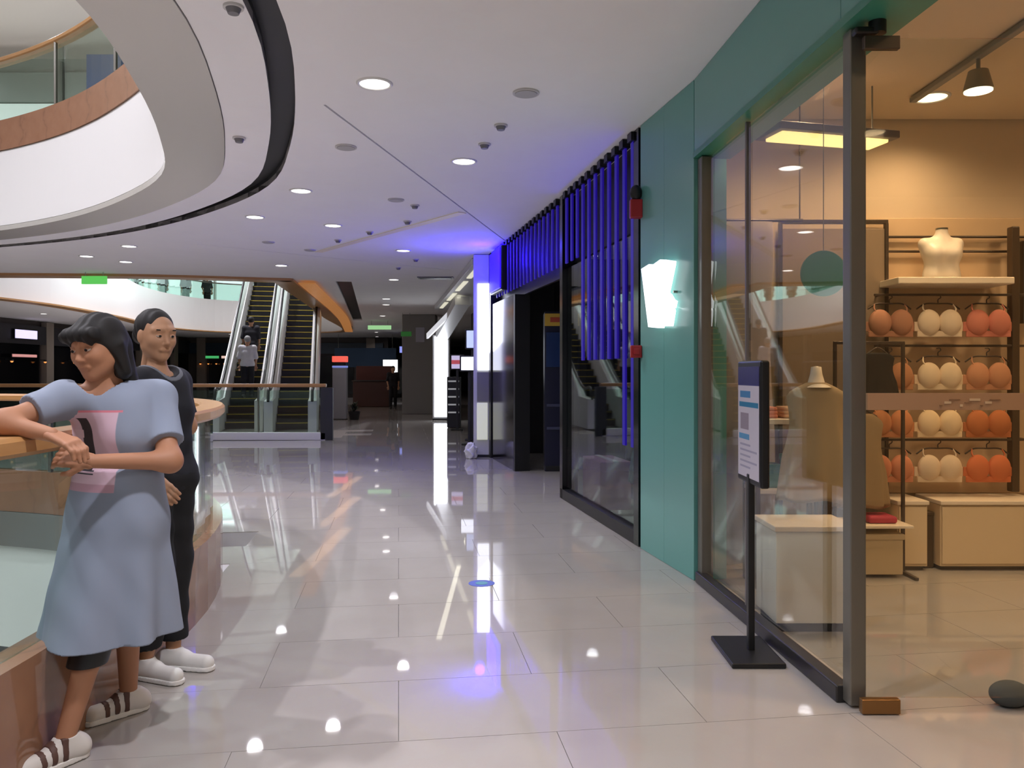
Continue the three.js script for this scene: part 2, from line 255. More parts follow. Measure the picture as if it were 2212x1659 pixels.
// ---------------------------------------------------------------- lamps of the walkway and atria
[[-0.95, 5.6, 'large round downlight beside the black curved slot, biggest on the ceiling'], [-0.455, 7.66, 'round downlight between the joint line and the blue fins'], [-2.32, 8.9, 'round downlight just past the far bend of the black slot'],
  [-3.3, 10.4, 'round downlight closest to where the black slot meets the ring'], [-2.43, 11, 'round downlight in the middle of the white ceiling near the cream strip'], [-1.78, 13.26, 'round downlight near the blue glow on the ceiling'],
  [-4.3, 15.1, 'round downlight above the tops of the escalators'], [-6.05, 12.8, 'upper one of two downlights below the metal ring'], [-7.3, 13.9, 'leftmost downlight under the metal ring'], [-6.96, 14.6, 'lowest downlight above the green exit sign']]
  .forEach(([x, d, l]) => downlight(x, d, l, { power: POWER.corridor * (d < 9 ? 0.78 : d < 12 ? 0.45 : 0.3) }));
downlight(-2.54, 17.4, 'first downlight of the far corridor row, before the black slot', { power: POWER.far * 1.3 });
[[-3.4, 21.9], [-3.7, 23.8], [-4.55, 28.5], [-5.75, 34.5], [-6.7, 40], [-7.5, 45], [-8.3, 50], [-9.1, 55], [-9.9, 60]].forEach(([x, d], i) => downlight(x, d, 'small round downlight in the receding far corridor row', { power: POWER.far * (i < 3 ? 0.9 : 0.5), lit: i < 6, group: 'far corridor downlights' }));
[[-0.5, 2.2], [0.2, -0.6], [-1.0, -3.2], [0.3, -5.2]].forEach(([x, d]) => downlight(x, d, 'added round downlight over the walkway, unseen behind the photographer', { power: POWER.corridor * 1.3, group: 'added downlights behind the photographer' }));  // unseen lamps, added for light and reflections on the near floor
[[-15.6, 24], [-15.9, 27.5], [-14.6, 42.0], [-13.2, 42.7], [-11.9, 43.4], [-10.6, 44.2], [-17.2, 33]].forEach(([x, d]) => downlight(x, d, 'small downlight over the dark shops across the escalators', { power: 5, group: 'downlights over the dark shops' }));
[[-6, 3], [-9.5, 6.5], [-14, 9.5], [-6.5, 7], [-8, -1.5]].forEach(([x, d]) => downlight(x, d, 'added unseen downlight high in the atrium, two storeys up', { y: TOPCEIL, power: POWER.atrium * 1.08, group: 'added high atrium downlights' }));  // unseen lamps added to brighten the white atrium fascia
[[-8.5, 22], [-10.8, 26], [-12, 31], [-10.5, 35]].forEach(([x, d]) => downlight(x, d, 'added unseen downlight high over the escalator opening', { y: TOPCEIL, power: POWER.atrium * 1.2, group: 'added high escalator downlights' }));  // unseen lamps added to light the escalators and the far fascia
[[-9, 14.8], [-12.5, 15.4], [-7, 15.6], [-4, 13]].forEach(([x, d]) => downlight(x, d, 'recessed downlight of the storey above the metal ring', { y: TOPCEIL, power: 45, group: 'downlights of the storey above' }));
[[-5, 4], [-9, 6.5]].forEach(([x, d]) => downlight(x, d, 'added downlight hung in the atrium void to light the storey below', { y: -1.44, power: POWER.lower, group: 'added downlights for the storey below' }));  // lamps added in the open void; they brighten the storey below
// ceiling fittings
const speakerGeo = mergeGeometries([cyl(0.095, 0.012, 0, -0.006, 0, 28), cyl(0.08, 0.006, 0, -0.014, 0, 28)]);
const speakerMat = mat(0xb4b2b0, 0.7), fitMat = mat(0xc9c7c5, 0.5);
[[0.1, 5.78, 'flat grey ceiling speaker near the teal fascia'], [-1.47, 7.17, 'flat grey ceiling speaker between the black slot and the joint line'], [-1.34, 9.36, 'flat grey ceiling speaker beyond the joint line'], [-3.73, 12.4, 'flat grey ceiling speaker below the smaller downlights'], [-3.29, 13.2, 'flat grey ceiling speaker at the end of the cream strip'], [-2.45, 2.7 + 4.6, 'flat grey speaker between the ring and the black slot']].slice(0, 5)
  .forEach(([x, d, l]) => { const g = thing('ceiling_speaker', l, 'speaker', V(x, CEIL, d)); mesh('rim', cyl(0.095, 0.012, 0, -0.006, 0, 28), fitMat, g); mesh('grille', cyl(0.08, 0.006, 0, -0.014, 0, 28), speakerMat, g); });
[[-0.09, 6.54, 'square-based smoke detector nearest the teal fascia'], [-0.24, 7.08, 'smoke detector next to the downlight by the blue fins'], [-1.16, 9.67, 'smoke detector beside the far grey speaker'], [-1.38, 10.7, 'smoke detector just before the cream strip'], [-2.02, 11.5, 'smoke detector over the middle of the cream strip'], [-2.62, 12.2, 'smoke detector left of the cream strip'], [-2.16, 15.4, 'smoke detector under the blue ceiling glow'], [-1.7, 14.3, 'smoke detector at the edge of the blue glow'], [-1.52, 4.42, 'smoke detector on the narrow ceiling strip by the frame edge'], [-2.32, 7.34 - 0.45, 'smoke detector on the narrow ceiling strip inside the black slot']]
  .forEach(([x, d, l]) => { const g = thing('smoke_detector', l, 'smoke detector', V(x, CEIL, d)); mesh('base_plate', cyl(0.055, 0.014, 0, -0.007), fitMat, g); mesh('sensor_head', cyl(0.03, 0.03, 0, -0.028, 0, 20, 0.042), mat(0x77767a, 0.5), g); });
{ const g = thing('air_vent', 'dark slotted air vent in the ceiling before the bright portal', 'air vent', V(-1.6, CEIL, 17)); mesh('vent_frame', box(0.75, 0.02, 0.3, 0, -0.01, 0), M.grey, g); for (let i = 0; i < 4; i++) mesh('slat', box(0.68, 0.01, 0.03, 0, -0.025, -0.1 + i * 0.066), M.black, g); }
function hangingSign(x, y, d, w, color, label, s = 1.3) {
  const g = thing('exit_sign', label, 'sign', V(x, y, d)); mesh('sign_box', rbox(w, 0.16, 0.04, 0.008), glow(color, s, 0x335533), g);
  for (const k of [-1, 1]) mesh('hanger', bar(new THREE.Vector3(k * w * 0.35, 0.08, 0), new THREE.Vector3(k * w * 0.35, CEIL - y, 0), 0.006), M.steel, g);
}
hangingSign(-8.3, 3.26, 16.1, 0.5, 0x63d65f, 'green glowing exit sign hung at the edge of the white ceiling');
hangingSign(-5.1, 3.16, 31.2, 0.9, 0xa8e0a0, 'pale green hanging sign over the far corridor');
hangingSign(-3.55, 2.72, 27.2, 0.35, 0x2f7a33, 'small dark green sign beside the grey far column', 0.5);

// ---------------------------------------------------------------- lingerie shop with the teal front
{ const w = structGroup('wall_right_front', undefined, 0, 'teal glass-clad shop fascia and pier');
  const a = along([1.75, -1.2], P1), b = along(P1, P2), c = along(P2, P3);
  const piece = (n, f, x0, x1, y0, y1, t, m, z = 0) => { const o = mesh(n, box(x1 - x0, y1 - y0, t, (x0 + x1) / 2, (y0 + y1) / 2, t / 2 + z), m, w, f.pos, f.rot); return o; };
  piece('fascia_panel', a, 0, a.len - 0.002, 2.92, CEIL - 0.003, 0.24, M.teal); piece('fascia_panel', b, 0.002, b.len, 2.92, CEIL - 0.003, 0.24, M.teal);
  piece('fascia_trim', a, 0, a.len, 2.88, 2.918, 0.26, M.tealDark, -0.01); piece('fascia_trim', b, 0, b.len, 2.88, 2.918, 0.26, M.tealDark, -0.01);
  piece('pier_panel', c, 0.01, c.len / 2 - 0.0015, 0.002, CEIL - 0.003, 0.24, M.teal); piece('pier_panel', c, c.len / 2 + 0.0015, c.len - 0.05, 0.002, CEIL - 0.003, 0.24, M.teal);
  piece('near_pier', a, 0, 2.3, 0.002, 2.878, 0.2, M.teal); }
{ const f = along(P1, P2), g = thing('shop_window_front', 'tall fixed glass shopfront with grey steel posts beside the teal pier', 'shop window', f.pos, f.rot);
  const n = 1.24, H = 2.86;
  mesh('glass_panel', box(n - 0.06, H - 0.1, 0.012, n / 2 + 0.02, (H + 0.08) / 2, 0.06), M.clearGlass, g); mesh('glass_panel', box(f.len - n - 0.06, H - 0.1, 0.012, (n + f.len) / 2, (H + 0.08) / 2, 0.06), M.clearGlass, g);
  mesh('post', rbox(0.07, H, 0.07, 0.006, 0.0, H / 2 + 0.012, 0.06), mat(0x77746c, 0.35, { metalness: 0.5 }), g); mesh('mullion', rbox(0.02, H, 0.03, 0.004, n, H / 2 + 0.012, 0.06), mat(0x6c6768, 0.4), g); mesh('post', rbox(0.09, H, 0.08, 0.006, f.len - 0.05, H / 2 + 0.012, 0.06), mat(0x77746c, 0.35, { metalness: 0.5 }), g);
  mesh('base_channel', rbox(f.len - 0.06, 0.075, 0.07, 0.008, f.len / 2, 0.038, 0.03), mat(0x2a2828, 0.35), g); }
{ const g = thing('glass_door', 'frameless glass door swung open into the lingerie shop', 'door', V(1.45, 0, 3.37), 0);
  mesh('glass_panel', box(0.94, 2.74, 0.012, 0.49, 1.44, 0), M.clearGlass, g);
  mesh('patch_fitting', rbox(0.15, 0.055, 0.03, 0.004, 0.085, 2.79, 0), M.bronze, g); mesh('patch_fitting', rbox(0.16, 0.06, 0.034, 0.004, 0.08, 0.035, 0), mat(0x8d6a42, 0.3, { metalness: 0.8 }), g);
  mesh('top_pivot', mergeGeometries([rbox(0.1, 0.03, 0.05, 0.01, 0.02, 2.838, 0), cyl(0.035, 0.05, 0.07, 2.855, 0).toNonIndexed()]), M.black, g);
  mesh('privacy_band', box(0.93, 0.07, 0.016, 0.49, 1.3, 0), mat(0xa88362, 0.5), g);
  for (let i = 0; i < 9; i++) mesh('band_mark', box(0.012 + 0.016 * ((i * 7) % 3), 0.004 + 0.006 * (i % 2), 0.002, 0.33 + i * 0.028, 1.29 + 0.012 * (i % 3) - 0.006, 0.0095), i % 2 ? mat(0xcbb08d, 0.5) : mat(0x8c6a4c, 0.5), g); }
struct('wall_shop_end', box(5.2, CEIL, 0.2, 3.9, CEIL / 2, -6.32), M.shopWall, undefined, 0, 'warm beige end wall of the lingerie shop');
struct('wall_shop_side', box(0.2, CEIL, 9, 6.4, CEIL / 2, -2.0), M.shopWall, undefined, 0, 'warm beige side wall of the lingerie shop');
struct('wall_shop_back', box(4.7, CEIL, 0.2, 4.1, CEIL / 2, 2.3), M.shopWall, undefined, 0, 'warm beige rear wall of the lingerie shop');
struct('ceiling_shop', slab([[1.98, -2.2], [6.3, -2.2], [6.3, 6.2], [1.47, 6.2], [1.52, 5.5], [1.66, 3.5]], [], 0.05, 3.36), mat(0xe2cdb0, 0.8), undefined, 0, 'beige ceiling of the lingerie shop');
// warm shop lamps
const warm = { y: 3.36, color: 0xffd3a2, lens: M.warmLens, power: POWER.shop * 2.4, group: 'warm downlights of the lingerie shop' };
downlight(2.95, 5.7, 'warm recessed downlight above the bra wall', warm);
downlight(2.0, 5.4, 'warm recessed downlight near the teal pier inside the shop', warm);
[[4.3, 5.2], [2.3, 3.0], [3.6, 2.6], [4.6, 1.0], [2.9, 0.2], [5.2, 3.4]].forEach(([x, d]) => downlight(x, d, 'warm recessed shop downlight beyond the open glass door', { ...warm, group: 'warm downlights deeper in the shop' }));
{ const g = thing('track_spotlight', 'round white spotlight hanging from the shop ceiling track', 'spotlight', V(2.82, 3.335, 4.9));
  mesh('track', rbox(0.05, 0.035, 2.2, 0.006, 0.0, 0.0, 0.3), M.grey, g); mesh('stem', cyl(0.012, 0.1, 0, -0.06, 0), M.grey, g);
  mesh('head', cyl(0.085, 0.12, 0, -0.15, 0, 28, 0.055).rotateX(0), mat(0x8a8474, 0.4), g); mesh('lens', cyl(0.078, 0.006, 0, -0.213, 0, 28), glow(0xffe6c0, 9), g);
  lampLight(2.82, 3.1, 4.9, POWER.shop * 3, 0xffd6a8, 1.2, 3.8); }
{ const g = thing('light_bar', 'warm glowing light bar under the shop ceiling behind the window', 'ceiling light', V(2.1, 3.0, 5.4), 0.25);
  mesh('housing', rbox(0.9, 0.05, 0.3, 0.008), mat(0x6a6266, 0.5), g); mesh('diffuser', rbox(0.8, 0.03, 0.2, 0.008, 0, -0.03, 0), glow(0xffd684, 3.2), g);
  for (const k of [-0.35, 0.35]) mesh('hanger', bar(new THREE.Vector3(k, 0.025, 0), new THREE.Vector3(k, 0.36, 0), 0.006), M.grey, g);
  const l = new THREE.RectAreaLight(0xffd08a, 2.5, 0.8, 0.2); l.position.copy(V(2.1, 2.94, 5.4)); l.lookAt(V(2.1, 0, 5.4)); scene.add(l); }
{ const g = thing('round_sign', 'round teal sign hanging behind the shop glass', 'sign', V(1.98, 2.05, 5.15)); mesh('disc', new THREE.CylinderGeometry(0.145, 0.145, 0.02, 48).rotateX(Math.PI / 2), M.tealDark, g); mesh('hanger', bar(new THREE.Vector3(0, 0.145, 0), new THREE.Vector3(0, 1.31, 0), 0.003), M.steel, g); }
// bra wall
{ const g = thing('wall_display_frame', 'pale back panel with dark rails behind the hanging bras', 'display wall', V(3.3, 0, 6.2));
  mesh('back_panel', rbox(1.26, 2.1, 0.04, 0.006, 0, 1.55, 0), mat(0xd6b995, 0.6), g);
  for (const y of [2.0, 1.62, 1.25, 0.92]) mesh('rail', rbox(1.2, 0.018, 0.018, 0.004, 0, y, 0.16), M.bronze, g);
  for (const y of [2.0, 1.62, 1.25, 0.92]) for (const x of [-0.55, 0.55]) mesh('rail_arm', rbox(0.015, 0.015, 0.15, 0.003, x, y, 0.09), M.bronze, g);
  mesh('upright', rbox(0.06, 1.98, 0.07, 0.01, 0.45, 1.52, 0.14), mat(0x4a3a2b, 0.4), g);
  mesh('top_rod', bar(new THREE.Vector3(-0.62, 2.45, 0.05), new THREE.Vector3(0.62, 2.45, 0.05), 0.01), M.bronze, g); mesh('top_rod', bar(new THREE.Vector3(-0.62, 2.34, 0.05), new THREE.Vector3(0.62, 2.34, 0.05), 0.01), M.bronze, g); }
{ const g = thing('light_strip', 'yellow vertical light strip at the frame edge of the bra wall', 'light strip', V(3.88, 2.1, 6.1)); mesh('channel', rbox(0.1, 0.62, 0.06, 0.008), M.bronze, g); mesh('diffuser', rbox(0.085, 0.6, 0.02, 0.006, 0, 0, 0.03), glow(0xffd873, 0.9), g);
  const l = new THREE.RectAreaLight(0xffd28a, 2, 0.085, 0.6); l.position.copy(V(3.88, 2.1, 6.05)); l.lookAt(V(3.88, 2.1, 2)); scene.add(l); }
single('wall_shelf', 'cream shelf over the bras carrying a white bust', 'shelf', rbox(0.84, 0.05, 0.34, 0.008), M.cream, V(3.2, 2.085, 6.0));
function cupGeo(r, s) { return new THREE.SphereGeometry(r, 24, 14, 0, Math.PI * 2, 0, Math.PI / 2).rotateX(Math.PI / 2).scale(0.98, 1.12, 0.55); }
const cupG = cupGeo(0.086), hookPts = [[0, 0.13], [0.0, 0.16], [0.02, 0.175], [0.015, 0.19], [-0.012, 0.19]].map(([x, y]) => new THREE.Vector3(x, y, 0));
function bra(x, y, color, label) {
  const g = thing('bra', label, 'bra', V(x, y, 5.97), 0, 'bras on the display wall'), m = mat(color, 0.75, { bumpMap: clothBump, bumpScale: 0.001 });
  for (const k of [-1, 1]) {
    mesh('cup', cupG, m, g, new THREE.Vector3(k * 0.078, 0, 0.0));
    mesh('strap', tube([new THREE.Vector3(k * 0.1, 0.06, 0.02), new THREE.Vector3(k * 0.12, 0.1, 0.0), new THREE.Vector3(k * 0.11, 0.135, -0.02)], 0.006, 12, 6), m, g);
    mesh('wing', rbox(0.06, 0.07, 0.012, 0.005), m, g, new THREE.Vector3(k * 0.15, -0.03, -0.006), k * 0.3);
  }
  mesh('band', rbox(0.33, 0.045, 0.016, 0.006, 0, -0.085, 0.0), m, g);
  mesh('hanger', mergeGeometries([tube([new THREE.Vector3(-0.16, 0.1, -0.02), new THREE.Vector3(-0.1, 0.137, -0.02), new THREE.Vector3(0, 0.14, -0.02), new THREE.Vector3(0.1, 0.137, -0.02), new THREE.Vector3(0.16, 0.1, -0.02)], 0.006, 20, 6), tube(hookPts.map((p) => p.clone().add(new THREE.Vector3(0, 0.01, -0.02))), 0.004, 14, 6)]), mat(0x3a2c22, 0.4), g);
}
[[1.79, 'top'], [1.4, 'second'], [1.05, 'third'], [0.72, 'bottom']].forEach(([y, row], r) => {
  [[2.79, [0xb98468, 0xc48a62, 0xd08a5c, 0xd48a66][r], 'tan'], [3.15, [0xf0dcc0, 0xf2dcba, 0xf3d9b0, 0xe8d2b4][r], 'cream'], [3.51, [0xe08a74, 0xd49872, 0xc97846, 0xd8784a][r], ['pink', 'apricot', 'rust', 'orange'][r]]]
    .forEach(([x, c, n]) => bra(x, y, c, n + ' bra hanging in the ' + row + ' row of the bra wall'));
});
function lowCabinet(x, w, label) { const g = thing('low_cabinet', label, 'cabinet', V(x, 0, 5.98)); mesh('body', rbox(w, 0.44, 0.34, 0.006, 0, 0.25, 0), mat(0xe2cba6, 0.5), g); mesh('worktop', rbox(w + 0.01, 0.03, 0.37, 0.006, 0, 0.487, 0.005), M.cream, g); mesh('plinth', box(w - 0.04, 0.04, 0.3, 0, 0.02, -0.01), M.bronze, g); mesh('door', rbox(w - 0.02, 0.41, 0.015, 0.004, 0, 0.255, 0.175), mat(0xe6d0ac, 0.45), g); }
lowCabinet(2.87, 0.22, 'narrow cream low cabinet under the tan bras'); lowCabinet(3.45, 0.76, 'wide cream low cabinet under the cream and orange bras');
single('gap_filler', 'slim dark bin added for the dark of the gap between two cream cabinets', 'filler', mergeGeometries([rbox(0.075, 0.4, 0.2, 0.01, 0, 0.2, 0), rbox(0.08, 0.03, 0.21, 0.008, 0, 0.395, 0)]), mat(0x4c3c2c, 0.5), V(3.025, 0, 5.98));  // dark block added where the gap between the cabinets is only in shade
// clothes on stands and the window display
function garmentGeo(w, h, depth, flare, folds, shoulder = 0.55) {        // hanging garment: closed pleated shell, top at y = 0
  const pos = [], idx = [], uv = [], R = 26, S = 40;
  for (let j = 0; j <= R; j++) { const t = j / R, sh = t < 0.12 ? shoulder + (1 - shoulder) * Math.sin(t / 0.12 * Math.PI / 2) : 1 - 0.12 * Math.sin(Math.min(1, (t - 0.12) / 0.5) * Math.PI) + flare * Math.max(0, t - 0.35);
    for (let i = 0; i <= S; i++) { const a = i / S * Math.PI * 2, f = 1 + 0.09 * t * Math.sin(a * folds + Math.sin(t * 3) * 0.8); pos.push(Math.cos(a) * w / 2 * sh * f, -h * t + 0.01 * Math.sin(a * 5) * t, Math.sin(a) * depth / 2 * (0.5 + 0.5 * t) * f); uv.push(a * w / 4, t * h); } }
  for (let j = 0; j < R; j++) for (let i = 0; i < S; i++) { const a = j * (S + 1) + i, b = a + S + 1; idx.push(a, a + 1, b, b, a + 1, b + 1); }
  for (const j of [0, R]) { const c = pos.length / 3; pos.push(0, j ? -h : 0, 0); uv.push(0, 0); for (let i = 0; i < S; i++) { const a = j * (S + 1) + i; j ? idx.push(c, a, a + 1) : idx.push(c, a + 1, a); } }
  const g = new THREE.BufferGeometry(); g.setAttribute('position', new THREE.Float32BufferAttribute(pos, 3)); g.setAttribute('uv', new THREE.Float32BufferAttribute(uv, 2)); g.setIndex(idx); g.computeVertexNormals(); return g;
}
function hangGarment(name, label, x, top, d, w, h, color, hook, rot = 0, cat = 'garment', group) {
  const g = thing(name, label, cat, V(x, top, d), rot, group);
  mesh('fabric', garmentGeo(w, h, w * 0.32, 0.35, 9), mat(color, 0.85, { bumpMap: clothBump, bumpScale: 0.001 }), g);
  mesh('hanger', mergeGeometries([tube([new THREE.Vector3(-w * 0.36, -0.02, 0), new THREE.Vector3(0, 0.035, 0), new THREE.Vector3(w * 0.36, -0.02, 0)], 0.007, 16, 6), tube([new THREE.Vector3(0, 0.03, 0), new THREE.Vector3(0, hook * 0.7, 0), new THREE.Vector3(0.02, hook, 0), new THREE.Vector3(-0.012, hook + 0.012, 0)], 0.004, 14, 6)]), M.bronze, g);
}
{ const g = thing('clothes_rack', 'dark metal clothes rack beside the bra wall', 'rack', V(2.52, 0, 5.72));
  for (const x of [-0.24, 0.24]) { mesh('upright', rbox(0.022, 1.62, 0.022, 0.003, x, 0.82, 0), M.bronze, g); mesh('foot', rbox(0.03, 0.02, 0.4, 0.004, x, 0.012, 0), M.bronze, g); }
  mesh('top_bar', rbox(0.5, 0.022, 0.022, 0.003, 0, 1.63, 0), M.bronze, g); mesh('middle_bar', rbox(0.48, 0.018, 0.018, 0.003, 0, 1.2, 0), M.bronze, g); mesh('lower_shelf', rbox(0.47, 0.02, 0.34, 0.004, 0, 0.36, 0), M.cream, g); }
hangGarment('black_nightdress', 'black nightdress hanging on the dark clothes rack', 2.58, 1.56, 5.72, 0.24, 0.34, 0x15120f, 0.06);
hangGarment('beige_pyjama', 'beige pyjama hanging low on the dark clothes rack', 2.46, 1.13, 5.72, 0.32, 0.66, 0x9a8260, 0.055);
single('folded_pink_top', 'folded crimson top lying under the black nightdress', 'clothing', rbox(0.2, 0.05, 0.2, 0.02), mat(0xb03a4e, 0.8), V(2.58, 0.396, 5.72));
single('storage_box', 'low cream box on the floor under the clothes rack', 'box', mergeGeometries([rbox(0.36, 0.25, 0.26, 0.008, 0, 0.125, 0), rbox(0.38, 0.04, 0.28, 0.008, 0, 0.262, 0)]), mat(0xcdb894, 0.6), V(2.52, 0.024, 5.72));
{ const g = thing('display_plinth', 'white low display plinth behind the shop window', 'plinth', V(1.66, 0, 4.6)); mesh('body', rbox(0.44, 0.5, 0.36, 0.006, 0, 0.3, 0), mat(0xd9d4c8, 0.45), g); mesh('recessed_base', box(0.4, 0.05, 0.32, 0, 0.026, 0), M.darkGrey, g); mesh('top', rbox(0.46, 0.03, 0.38, 0.006, 0, 0.567, 0), M.cream, g); }
{ const g = thing('display_table', 'cream two-level display table inside the shop window', 'table', V(1.83, 0, 5.45));
  mesh('tabletop', rbox(0.5, 0.035, 0.34, 0.006, 0, 1.1, 0), M.cream, g); mesh('shelf', rbox(0.46, 0.03, 0.3, 0.006, 0, 0.64, 0), M.cream, g);
  for (const x of [-0.22, 0.22]) for (const z of [-0.14, 0.14]) mesh('leg', rbox(0.03, 1.08, 0.03, 0.004, x, 0.542, z), M.bronze, g); }
[[1.71, 0.12, 'left'], [1.9, 0.18, 'taller']].forEach(([x, h, n]) => { const g = thing('gift_box', 'teal gift box on the lower table shelf, ' + (n === 'left' ? 'nearer the teal pier' : 'taller of the two'), 'box', V(x, 0.656, 5.45)); mesh('box_body', rbox(0.15, h, 0.15, 0.006, 0, h / 2, 0), M.tealDark, g); mesh('lid', rbox(0.16, 0.04, 0.16, 0.006, 0, h + 0.015, 0), M.tealDark, g); });
[[1.69, 1.1185, 'coral folded top on the display table', 0xd08468], [1.865, 1.1185, 'pale peach folded top on the display table', 0xd8b08c]].forEach(([x, y, l, c]) => single('folded_shirt', l, 'clothing', mergeGeometries([0, 1, 2].map((k) => rbox(0.14 - k * 0.006, 0.026, 0.2, 0.012, 0, 0.014 + k * 0.024, 0))), mat(c, 0.85), V(x, y, 5.45)));
{ const g = thing('black_handbag', 'black handbag standing on the display table', 'bag', V(2.01, 1.1185, 5.45)); mesh('body', rbox(0.12, 0.15, 0.1, 0.03, 0, 0.075, 0), mat(0x1b1715, 0.4), g); mesh('handle', new THREE.TorusGeometry(0.035, 0.008, 8, 20, Math.PI).translate(0, 0.145, 0), mat(0x1b1715, 0.4), g); }
{ const g = thing('dress_form', 'headless dress form in a beige dress behind the shop window', 'mannequin', V(1.87, 0, 4.98));
  mesh('stand', mergeGeometries([cyl(0.012, 0.75, 0, 0.39, 0), cyl(0.14, 0.02, 0, 0.012, 0, 32)]), M.bronze, g); mesh('dress', garmentGeo(0.36, 0.72, 0.24, 0.4, 8, 0.3), mat(0xb09a78, 0.85, { bumpMap: clothBump, bumpScale: 0.001 }), g, new THREE.Vector3(0, 1.36, 0)); mesh('neck_cap', new THREE.LatheGeometry([[0.001, 0.1], [0.03, 0.095], [0.036, 0.05], [0.05, 0.0], [0.09, -0.03]].map((p) => new THREE.Vector2(...p)), 24), M.cream, g, new THREE.Vector3(0, 1.36, 0)); }
{ const g = thing('hanging_curtain', 'grey lilac curtain beside the teal pier inside the shop window', 'curtain', V(1.66, 2.5, 5.8)); mesh('fabric', garmentGeo(0.42, 2.44, 0.1, 0.05, 14, 0.98), mat(0xa79c9a, 0.9), g); mesh('rod', bar(new THREE.Vector3(-0.3, 0.01, 0), new THREE.Vector3(0.42, 0.01, 0), 0.012), M.bronze, g); for (const x of [-0.27, 0.4]) mesh('rod_hanger', bar(new THREE.Vector3(x, 0.01, 0), new THREE.Vector3(x, 0.86, 0), 0.005), M.bronze, g); }
{ const g = thing('partition_panel', 'tall taupe framed panel between window display and bra wall', 'partition', V(2.43, 0, 6.14)); mesh('panel', rbox(0.8, 2.5, 0.03, 0.006, 0, 1.26, 0), mat(0x8c7a66, 0.5), g); for (const x of [-0.4, 0.4]) mesh('frame_side', rbox(0.025, 2.54, 0.04, 0.004, x, 1.28, 0.01), M.bronze, g); mesh('frame_top', rbox(0.82, 0.03, 0.04, 0.004, 0, 2.56, 0.01), M.bronze, g); }
{ const g = thing('door_stop', 'dark grey sandbag door stop with brown strap by the glass door', 'door stop', V(2.12, 0, 3.45)); const s = new THREE.SphereGeometry(0.1, 24, 16).scale(0.85, 0.55, 0.6).translate(0, 0.053, 0); mesh('bag', s, mat(0x4c5254, 0.85), g); mesh('strap', rbox(0.12, 0.05, 0.06, 0.02, 0.1, 0.03, 0), mat(0x6b4a33, 0.6), g); }
// teal pier fittings
{ const f = along(P2, P3), g = thing('illuminated_sign', 'glowing white letter sign on the teal pier', 'sign', f.pos, f.rot);
  const pt = [[1382, 582], [1398, 572], [1411, 574], [1409, 571], [1422, 562], [1442, 565], [1441, 573], [1429, 633], [1433, 636], [1440, 648], [1445, 651], [1442, 665], [1431, 662], [1440, 668], [1441, 672], [1436, 704], [1418, 703], [1417, 708], [1397, 706]];
  const s = new THREE.Shape(pt.map(([x, y]) => { const d = 2.246 / ((x - 1106) / 1750 + 0.197); return new THREE.Vector2((d - 5.52) * 1.019, EYE + (805 - y) * d / 1750); }));   // letter outline in metres on the pier
  mesh('letter_face', new THREE.ExtrudeGeometry(s, { depth: 0.05, bevelEnabled: true, bevelSize: 0.003, bevelThickness: 0.003, bevelSegments: 2 }).translate(0, 0, -0.075), glow(0xf4fcff, 2.4, 0xeeeeee), g);
  for (const x of [0.3, 0.62]) mesh('standoff', cyl(0.01, 0.03, 0, 0, 0, 10).rotateX(Math.PI / 2).translate(x, 2.0, -0.014), M.steel, g);
  const c = new THREE.Vector3(0.45, 2.0, -0.09).applyAxisAngle(new THREE.Vector3(0, 1, 0), f.rot).add(f.pos), to = new THREE.Vector3(0.45, 2.0, -2).applyAxisAngle(new THREE.Vector3(0, 1, 0), f.rot).add(f.pos);
  const l = new THREE.RectAreaLight(0xf4fcff, 2.4, 0.4, 0.48); l.position.copy(c); l.lookAt(to); scene.add(l); }
{ const g = thing('fire_alarm', 'red fire alarm box with black dome on the dark shop post', 'fire alarm', V(1.0, 2.74, 6.535)); mesh('alarm_box', rbox(0.1, 0.15, 0.07, 0.01), M.red, g); mesh('strobe_dome', new THREE.SphereGeometry(0.05, 20, 12).scale(1, 1.3, 0.8).translate(0, 0.13, 0), M.black, g); }
single('call_point', 'small red call point low on the teal pier edge', 'call point', mergeGeometries([rbox(0.09, 0.1, 0.05, 0.008), rbox(0.05, 0.05, 0.02, 0.006, 0, 0, 0.03)]), M.red, V(1.0, 1.59, 6.535));
// sign stand
{ const g = thing('sign_stand', 'black floor stand with a blue and white notice board before the shop window', 'sign stand', V(1.205, 0, 4.09));
  mesh('base_plate', rbox(0.26, 0.025, 0.42, 0.006, -0.02, 0.013, 0), M.black, g); mesh('pole', rbox(0.032, 0.9, 0.04, 0.006, 0.0, 0.46, 0), M.black, g);
  mesh('board', rbox(0.045, 0.62, 0.4, 0.012, 0.012, 1.17, 0), M.black, g);
  const t = canvasTex(256, 420, (c, w, h) => { c.fillStyle = '#cfcad6'; c.fillRect(0, 0, w, h); c.fillStyle = '#35366f'; c.fillRect(0, 0, w, h * 0.17); c.fillStyle = '#4a86b8'; c.fillRect(w * .1, h * .22, w * .5, h * .06); c.fillStyle = '#2f7fa8'; c.fillRect(w * .06, h * .32, w * .9, h * .045); c.fillStyle = '#9a8f9c'; c.fillRect(w * .12, h * .42, w * .4, h * .15); c.fillStyle = '#5b9ac6'; c.fillRect(w * .05, h * .61, w * .5, h * .05); c.fillStyle = '#a7a4b8'; for (let i = 0; i < 5; i++) c.fillRect(w * .1, h * (.7 + i * .05), w * (.5 + .3 * ((i * 3) % 2)), h * .018); });
  mesh('notice', new THREE.PlaneGeometry(0.36, 0.56).rotateY(-Math.PI / 2).translate(-0.0125, 1.17, 0), new THREE.MeshStandardMaterial({ map: t, roughness: 0.25 }), g); }
